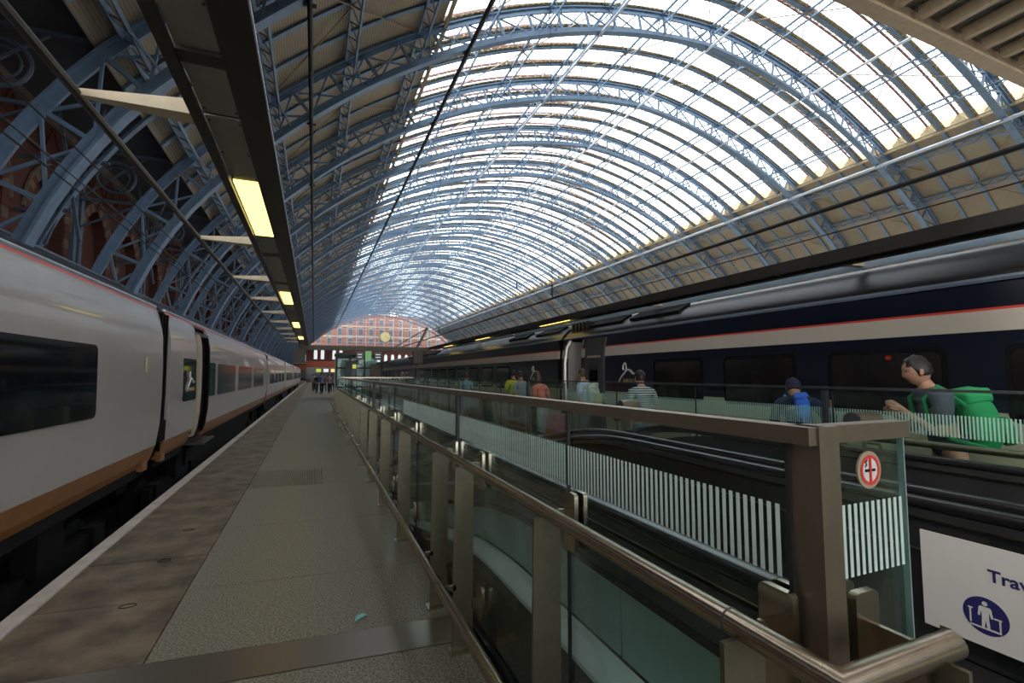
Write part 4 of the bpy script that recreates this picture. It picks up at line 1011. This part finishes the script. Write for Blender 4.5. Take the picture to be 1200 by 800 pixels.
# ================================================================== PEOPLE
SKIN = mat('skin', (.42,.22,.14), .55); SKIN2 = mat('skin_light', (.50,.30,.21), .55); HAIR = mat('hair_black', (.010,.008,.008), .5)
HAIRB = mat('hair_brown', (.05,.03,.02), .5); SHOE = mat('shoe_dark', (.02,.02,.022), .5)
EYE = mat('eye_dark', (.01,.01,.01), .3)
def cloth(name, c, var=.08): return mat(name, c, .85, var=var, scale=12)
def stripes(name, c1, c2):
    m = mat(name, c1, .85); nt = m.node_tree; p = nt.nodes['Principled BSDF']; tc = nt.nodes.new('ShaderNodeTexCoord'); wv = nt.nodes.new('ShaderNodeTexWave')
    wv.bands_direction = 'Z'; wv.inputs['Scale'].default_value = 8.5; cr = nt.nodes.new('ShaderNodeValToRGB'); cr.color_ramp.interpolation = 'CONSTANT'
    cr.color_ramp.elements[0].color = (*c2,1); cr.color_ramp.elements[1].color = (*c1,1); cr.color_ramp.elements[1].position = .45
    nt.links.new(tc.outputs['Object'], wv.inputs['Vector']); nt.links.new(wv.outputs['Fac'], cr.inputs['Fac']); nt.links.new(cr.outputs['Color'], p.inputs['Base Color'])
    return m
def skin(verts, edges, root=0, lev=2):
    me = bpy.data.meshes.new('sk'); me.from_pydata([v[0] for v in verts], edges, [])
    o = bpy.data.objects.new('sk', me); COL.objects.link(o)
    md_ = o.modifiers.new('s', 'SKIN'); md_.use_smooth_shade = True
    sv = me.skin_vertices[0].data
    for i, v in enumerate(verts):
        r = v[1]; sv[i].radius = (r, r) if not isinstance(r, tuple) else r
        sv[i].use_root = (i == root)
    ss = o.modifiers.new('u', 'SUBSURF'); ss.levels = lev; ss.render_levels = lev
    bpy.context.view_layer.update()
    ev = o.evaluated_get(bpy.context.evaluated_depsgraph_get()); m2 = bpy.data.meshes.new_from_object(ev)
    bpy.data.objects.remove(o); bpy.data.meshes.remove(me)
    return m2
def merge(meshes, name, m):
    bm = bmesh.new()
    for me in meshes: bm.from_mesh(me)
    out = bpy.data.meshes.new(name); bm.to_mesh(out); bm.free(); out.materials.clear(); out.materials.append(m)
    out.polygons.foreach_set('use_smooth', [True]*len(out.polygons)); 
    for me in meshes: bpy.data.meshes.remove(me)
    return out
def ellipsoid(c, r, n=16, fn=None):
    bm = bmesh.new(); bmesh.ops.create_uvsphere(bm, u_segments=n, v_segments=n, radius=1)
    for v in bm.verts:
        p = Vector((v.co.x*r[0], v.co.y*r[1], v.co.z*r[2]))
        if fn: p = fn(p)
        v.co = p + Vector(c)
    me = bpy.data.meshes.new('e'); bm.to_mesh(me); bm.free(); return me
def person(label, loc, face, h=1.72, shirt=None, legs=None, hair=HAIR, sk=SKIN, lean=0, headtilt=0, arms=None, stride=.12, long_sleeve=False, bag=None, cap=None, shoes=SHOE, group=None, simple=False, hairlong=False):
    """local frame: +y forward, +x right; sizes for 1.75 m, scaled"""
    t = thing('person', label, 'person', (loc[0],loc[1],0.0), group, rz=face); s = h/1.75; t.scale = (s,s,s)
    def L(p):   # lean the upper body about the hip
        y, z = p[1], p[2]-.95; a = math.radians(-lean)
        return (p[0], y*math.cos(a)-z*math.sin(a), .95+y*math.sin(a)+z*math.cos(a))
    arms = arms or {}
    def arm(sd):
        e, hnd = arms.get(sd, ((.25,.0,1.14),(.24,.10,.90)))
        k = 1 if sd == 'r' else -1
        return L((k*.195,0,1.42)), (k*e[0],e[1],e[2]), (k*hnd[0],hnd[1],hnd[2])
    hips = {1:(.095,0,.90), -1:(-.095,0,.90)}
    kn = {1:(.10,stride*.7+.02,.50), -1:(-.10,-stride*.35+.02,.50)}; an = {1:(.10,stride,.075), -1:(-.10,-stride,.075)}
    # body, one continuous figure
    V = [((0,0,.95),(.13,.10)),(L((0,0,1.12)),(.125,.09)),(L((0,-.01,1.34)),(.145,.095)),(L((0,-.01,1.45)),(.09,.07)),(L((0,0.005,1.53)),.052),(L((0,.02,1.60)),.058)]
    E_ = [(0,1),(1,2),(2,3),(3,4),(4,5)]
    for sd, k in (('r',1),('l',-1)):
        S, El, Hn = arm(sd); b = len(V)
        Wv = tuple(Hn[i]+(El[i]-Hn[i])*.12 for i in range(3))
        V += [(S,.055),(El,.038),(Wv,.026)]; E_ += [(3,b),(b,b+1),(b+1,b+2)]
        # palm, four fingers and a thumb, lightly curled
        d = (Vector(Hn)-Vector(El)).normalized(); sdv = Vector((0,1,0)).cross(d); sdv = sdv.normalized() if sdv.length > .1 else Vector((1,0,0)); nrm = d.cross(sdv).normalized()
        pc = Vector(Hn)+d*.035; V.append((tuple(pc),(.036,.016))); E_.append((b+2,b+3))
        if not simple:
            for q in range(4):
                ln = (.070,.082,.078,.060)[q]; base = pc+d*.02+nrm*((q-1.5)*.018)
                f1 = base+d*ln*.55; f2 = f1+(d*.8-sdv*k*.6).normalized()*ln*.5; n = len(V)
                V += [(tuple(base),.0095),(tuple(f1),.0088),(tuple(f2),.007)]; E_ += [(b+3,n),(n,n+1),(n+1,n+2)]
            n = len(V); th0 = pc-d*.015+nrm*.034; V += [(tuple(th0),.011),(tuple(th0+d*.045+nrm*.016),.008)]; E_ += [(b+3,n),(n,n+1)]
    for k in (1,-1):
        b = len(V); V += [(hips[k],.085),(kn[k],.058),(an[k],.042)]; E_ += [(0,b),(b,b+1),(b+1,b+2)]
    bm_ = skin(V, E_, 0, 1 if simple else 2)
    ht = math.radians(headtilt); hc = Vector(L((0,.035,1.66)))
    def face_fn(p):
        if p.y > .02:
            p.x *= 1-.25*max(0,-p.z)/.12
            if abs(p.x) < .020 and -.035 < p.z < .025: p.y += .016*(1-abs(p.x)/.020)*(1-(p.z+.035)/.07)      # nose
            if abs(abs(p.x)-.032) < .018 and .0 < p.z < .035: p.y -= .008                 # eye sockets
            if abs(p.x) < .03 and -.075 < p.z < -.058: p.y -= .006                         # mouth line
        return Matrix.Rotation(-ht, 3, 'X') @ p
    parts = [bm_, ellipsoid(hc, (.076,.096,.118), 28, face_fn)]
    for k in (1,-1): parts.append(ellipsoid(hc+Matrix.Rotation(-ht,3,'X')@Vector((k*.077,-.005,-.005)), (.010,.020,.032), 8))
    obj('body', merge(parts, 'body', sk), t)
    R3 = Matrix.Rotation(-ht,3,'X')
    if not simple:
        eyes = [ellipsoid(hc+R3@Vector((k*.032,.083,.018)), (.011,.006,.006), 8) for k in (1,-1)]; obj('eyes', merge(eyes,'eyes',EYE), t)
    def hair_fn(p):
        if p.y > .045 and p.z < .040: p.z = .040+(p.z-.040)*.02; p.y = min(p.y, .092)
        if p.z < -.055 and not hairlong: p.z = -.055
        q_ = 1+.055*math.sin(p.x*95+p.z*60)*math.cos(p.y*80-p.z*45)
        return R3 @ (p*q_)
    hm = ellipsoid(hc+R3@Vector((0,-.012,.012)), (.086,.100,.122) if not hairlong else (.092,.105,.20), 20, hair_fn)
    obj('hair', merge([hm],'hair',hair), t)
    if cap:
        c1 = ellipsoid(hc+R3@Vector((0,-.008,.035)), (.092,.108,.098), 18, lambda p: R3@Vector((p.x,p.y,max(p.z,-.005))))
        c2_ = ellipsoid(hc+R3@Vector((0,.12,.035)), (.07,.065,.010), 12, lambda p: R3@p)
        obj('cap', merge([c1,c2_],'cap',cap), t)
    # shirt
    V = [((0,0,.90),(.158,.125)),(L((0,0,1.10)),(.150,.115)),(L((0,-.01,1.33)),(.168,.122)),(L((0,-.01,1.45)),(.115,.088)),(L((0,.0,1.50)),(.066,.062))]; E_ = [(0,1),(1,2),(2,3),(3,4)]
    for sd in ('r','l'):
        S, El, Hn = arm(sd); b = len(V)
        if long_sleeve: V += [(S,.078),(El,.055),(tuple(El[i]+(Hn[i]-El[i])*.84 for i in range(3)),.042)]; E_ += [(3,b),(b,b+1),(b+1,b+2)]
        else: V += [(S,.080),(tuple(S[i]+(El[i]-S[i])*.78 for i in range(3)),.064)]; E_ += [(3,b),(b,b+1)]
    obj('shirt', merge([skin(V,E_,0,1 if simple else 2)],'shirt',shirt), t)
    V = [((0,0,.97),(.148,.115)),((0,0,.86),(.150,.118))]; E_ = [(0,1)]
    for k in (1,-1):
        b = len(V); V += [((hips[k][0]*1.05,0,.80),.100),(kn[k],.075),((an[k][0],an[k][1],.10),.060)]; E_ += [(1,b),(b,b+1),(b+1,b+2)]
    obj('trousers', merge([skin(V,E_,0,1 if simple else 2)],'trousers',legs), t)
    for k in (1,-1):
        sh = ellipsoid((an[k][0],an[k][1]+.055,.045), (.048,.135,.048), 12, lambda p: Vector((p.x,p.y,max(p.z,-.043)*(1.25 if p.y < -.02 else .85))))
        o = obj('shoe', merge([sh],'shoe',shoes), t)
    return t, L, s
def backpack(label, owner, L, s, m, m2, size=(.30,.18,.46), zc=1.22, yc=-.21, lean=0):
    """stays a thing of its own, worn on the owner's back"""
    t = thing('backpack', label, 'backpack', owner.location, None, rz=owner.rotation_euler.z); t.scale = owner.scale
    rot = Matrix.Rotation(math.radians(-lean), 3, 'X')
    c = Vector(L((0,yc,zc)))
    def block(sz, off, name, mm, parent, pw=.45):
        def fn(p):
            q = Vector([math.copysign(abs(a/b)**pw, a)*b if b else 0 for a, b in zip(p, sz)])
            q += Vector((.012*math.sin(q.z*23), .012*math.sin(q.x*19+q.z*13), .008*math.sin(q.x*29))); return rot@q
        me = ellipsoid(c+rot@Vector(off), sz, 18, fn); return obj(name, merge([me], name, mm), parent)
    a, b, d = size[0]/2, size[1]/2, size[2]/2
    block((a,b,d),(0,0,0),'main_bag',m,t,.62); block((a*.75,b*.45,d*.5),(0,-b*1.1,-d*.35),'front_pocket',m2,t); block((a*.9,b*.9,d*.28),(0,-.01,d*.95),'top_flap',m,t)
    for k in (1,-1):
        pts = [L((k*.11,yc+.08,zc+.17)),L((k*.12,-.02,1.515)),L((k*.125,.10,1.44)),L((k*.13,.115,1.28)),L((k*.15,.03,1.10)),L((k*.14,yc+.06,zc-.17))]
        MB().tube(pts,.017,6).build('strap', m2, t, smooth=True)
    return t
def head_to(loc_from, loc_to): return math.atan2(-(loc_to[0]-loc_from[0]), loc_to[1]-loc_from[1])
GREEN = cloth('green_nylon', (.015,.28,.09)); GREEN2 = cloth('green_nylon_dark', (.012,.20,.07))
slateT = cloth('slate_tshirt', (.055,.065,.085)); navyT = cloth('dark_trousers', (.016,.017,.022)); bluepk = cloth('blue_nylon', (.03,.12,.55))
# man with green backpack, walking towards the far end (+y), seen from his right/back side, facing left of frame
p, L, s = person('dark haired man in slate T-shirt wearing a green backpack', (4.85,2.25), math.radians(48), 1.75, slateT, navyT, HAIR, SKIN, lean=14, headtilt=14, arms={'l':((.26,.16,1.12),(.11,.36,1.31)),'r':((.26,.15,1.11),(.11,.34,1.27))}, stride=.2)
backpack('large green backpack worn by the man in the slate T-shirt', p, L, s, GREEN, GREEN2, (.33,.22,.46), 1.16, -.235, lean=14)
# bending person, seen from behind
p, L, s = person('person in dark navy hooded top bending forward on the right platform', (4.95,3.60), math.radians(-42), 1.66, cloth('navy_top',(.012,.018,.05)), navyT, cloth('navy_hood',(.010,.013,.04)), SKIN, lean=34, headtilt=24, arms={'l':((.26,.32,1.04),(.18,.46,.84)),'r':((.30,-.02,1.12),(.32,.10,1.28))}, stride=.05, long_sleeve=True)
backpack('bright blue tapered backpack on the bending person', p, L, s, bluepk, cloth('blue_light',(.06,.25,.75)), (.16,.12,.34), 1.24, -.17, lean=34)
cb = thing('carrier_bag', 'light blue and white carrier bag beside the bending person', 'bag', (5.24,3.47,.80))
obj('bag_body', merge([ellipsoid((0,0,.16),(.07,.09,.17),14,lambda p: Vector((p.x*(1-.5*p.z),p.y*(1-.5*p.z),p.z)))],'bag_body',cloth('sky_blue_bag',(.10,.38,.70))), cb)
obj('white_panel', merge([ellipsoid((-.045,-.03,.15),(.035,.05,.10),10)],'white_panel',cloth('bag_white',(.55,.58,.6))), cb); MB().tube([(0,-.05,.30),(0,-.02,.44),(0,.02,.44),(0,.05,.30)],.008,5).build('handle', M['cable'], cb)
# striped shirt man
p, L, s = person('man in black cap and black and white striped shirt', (4.72,6.05), math.radians(-12), 1.64, stripes('striped_jersey',(.50,.54,.54),(.012,.014,.018)), cloth('grey_jeans',(.10,.13,.14)), HAIR, SKIN, lean=4, cap=cloth('black_cap',(.016,.016,.018)), stride=.10, arms={'r':((.26,.02,1.14),(.34,.22,1.02))})
# white shirt with yellow pack
p, L, s = person('person in pale blue shirt wearing a yellow and white backpack', (5.30,8.65), math.radians(28), 1.70, cloth('pale_blue_shirt',(.45,.55,.68)), cloth('grey_trousers',(.12,.13,.14)), HAIRB, SKIN, lean=6, stride=.12)
backpack('pale yellow and white backpack on the person in pale blue', p, L, s, cloth('pack_white',(.52,.58,.48)), cloth('pack_yellow',(.60,.50,.12)), (.30,.20,.46), 1.17, -.21, lean=6)
# pink top, white trousers
p, L, s = person('person in coral pink top and white trousers with a suitcase', (5.05,10.25), math.radians(15), 1.60, cloth('coral_top',(.85,.22,.17)), cloth('white_trousers',(.52,.56,.52)), HAIRB, SKIN2, lean=10, headtilt=20, stride=.06, hairlong=True)
person('person in grey shirt and black trousers beside the coral top', (5.10,11.55), math.radians(8), 1.66, cloth('grey_shirt',(.30,.34,.38)), navyT, HAIR, SKIN, lean=4, headtilt=8, stride=.10)
person('person in bright yellow top near the navy train', (5.30,12.60), math.radians(0), 1.70, cloth('hi_vis',(.62,.66,.02)), navyT, HAIR, SKIN, stride=.10)
person('person in light blue shirt by the far end of the screen', (5.0,16.2), math.radians(5), 1.62, cloth('light_blue_shirt',(.26,.42,.50)), cloth('pale_trousers',(.35,.33,.28)), HAIRB, SKIN2, stride=.1)
# luggage
def suitcase(label, loc, rz, m, sz=(.42,.26,.62), handle=True):
    t = thing('suitcase', label, 'suitcase', (loc[0],loc[1],0), None, rz); a, b, hgt = sz
    def body(x0, x1, name, mm): 
        mb = MB(); poly = rrect(b, hgt, .05, 4); mb.loft([[(x0,u,.06+hgt/2+v) for u,v in poly],[(x1,u,.06+hgt/2+v) for u,v in poly]]); return mb.build(name, mm, t, smooth=True)
    body(-a/2,-.006,'shell',m); body(.006,a/2,'shell',m); body(-.006,.006,'zip_band',M['cable'])
    for x in (-a/2+.06,a/2-.06):
        for y in (-b/2+.05,b/2-.05): MB().tube([(x-.012,y,.03),(x+.012,y,.03)],.03,12).build('wheel', M['cable'], t, smooth=True)
    if handle: MB().tube([(-.09,.05,hgt+.05),(-.09,.05,hgt+.38),(.09,.05,hgt+.38),(.09,.05,hgt+.05)],.009,6).build('pull_handle', M['steel2'], t)
    for k in range(3): MB().box(-a/2+.05+k*.12,-a/2+.07+k*.12,-b/2-.006,-b/2+.01,.16,hgt-.04).build('rib', m, t)
suitcase('bright pink red wheeled suitcase on the right platform', (5.18,9.52), math.radians(20), cloth('pink_shell',(.55,.05,.09)), (.46,.28,.66))
suitcase('smaller orange red suitcase behind the pink one', (5.40,10.45), math.radians(10), cloth('orange_shell',(.55,.14,.06)), (.34,.24,.58))
suitcase('black suitcase beside the person in grey shirt', (4.75,11.15), math.radians(-10), cloth('black_case',(.012,.012,.013)), (.44,.26,.46), False)
def trolley(label, loc, rz):
    t = thing('luggage_trolley', label, 'trolley', (loc[0],loc[1],0), None, rz)
    for x in (-.2,.2):
        MB().tube([(x,0,.05),(x,-.12,.55),(x,-.2,.95)],.013,6).build('upright', M['chrome'], t); MB().tube([(x,-.1,.07),(x,.6,.07)],.013,6).build('base_rail', M['chrome'], t)
        MB().tube([(x-.015,.5,.05),(x+.015,.5,.05)],.05,12).build('wheel', M['cable'], t)
    MB().tube([(-.22,-.2,.95),(.22,-.2,.95)],.016,8).build('push_bar', M['cable'], t)
trolley('chrome luggage trolley beside the man in the striped shirt', (5.05,5.5), math.radians(30))
bg_ = thing('duffel_bag', 'black and white bag carried low in front of the green backpack man', 'bag', (4.62,2.72,.55))
obj('bag_body', merge([ellipsoid((0,0,.15),(.13,.22,.15),16,lambda p: Vector((p.x,p.y,p.z+.012*math.sin(p.y*20))))],'bag_body',cloth('black_bag',(.014,.014,.015))), bg_); obj('white_panel', merge([ellipsoid((-.06,-.02,.15),(.085,.11,.12),12)],'white_panel',cloth('white_bag',(.5,.52,.5))), bg_)
MB().tube([(0,-.14,.24),(0,-.06,.44),(0,.06,.44),(0,.14,.24)],.012,6).build('handle', M['cable'], bg_)
# distant crowd on the left platform
crowd = [(.25,45.5,(.02,.02,.03),'black coat at the front of the distant crowd'),(.62,43.0,(.10,.16,.30),'blue jacket in the distant crowd'),(.95,48.0,(.16,.03,.03),'dark red top in the distant crowd'),(1.25,44.5,(.30,.22,.20),'tan top in the distant crowd'),
         (1.6,46.5,(.05,.05,.06),'charcoal coat in the distant crowd'),(1.75,41.5,(.35,.36,.38),'pale grey top in the distant crowd'),(2.1,41.2,(.03,.03,.04),'black jacket at the right of the distant crowd'),(.0,50,(.25,.25,.27),'grey top at the back of the distant crowd')]
for i, (x,y,c,d) in enumerate(crowd):
    person(f'far off person with {d}', (x,y), math.radians(random.choice((0,180,150,20))), random.uniform(1.6,1.78), cloth('crowd_top',c), navyT if i%2 else cloth('crowd_jeans',(.03,.05,.10)), HAIR if i%3 else HAIRB, SKIN, simple=True, group='distant crowd on the left platform', long_sleeve=True)
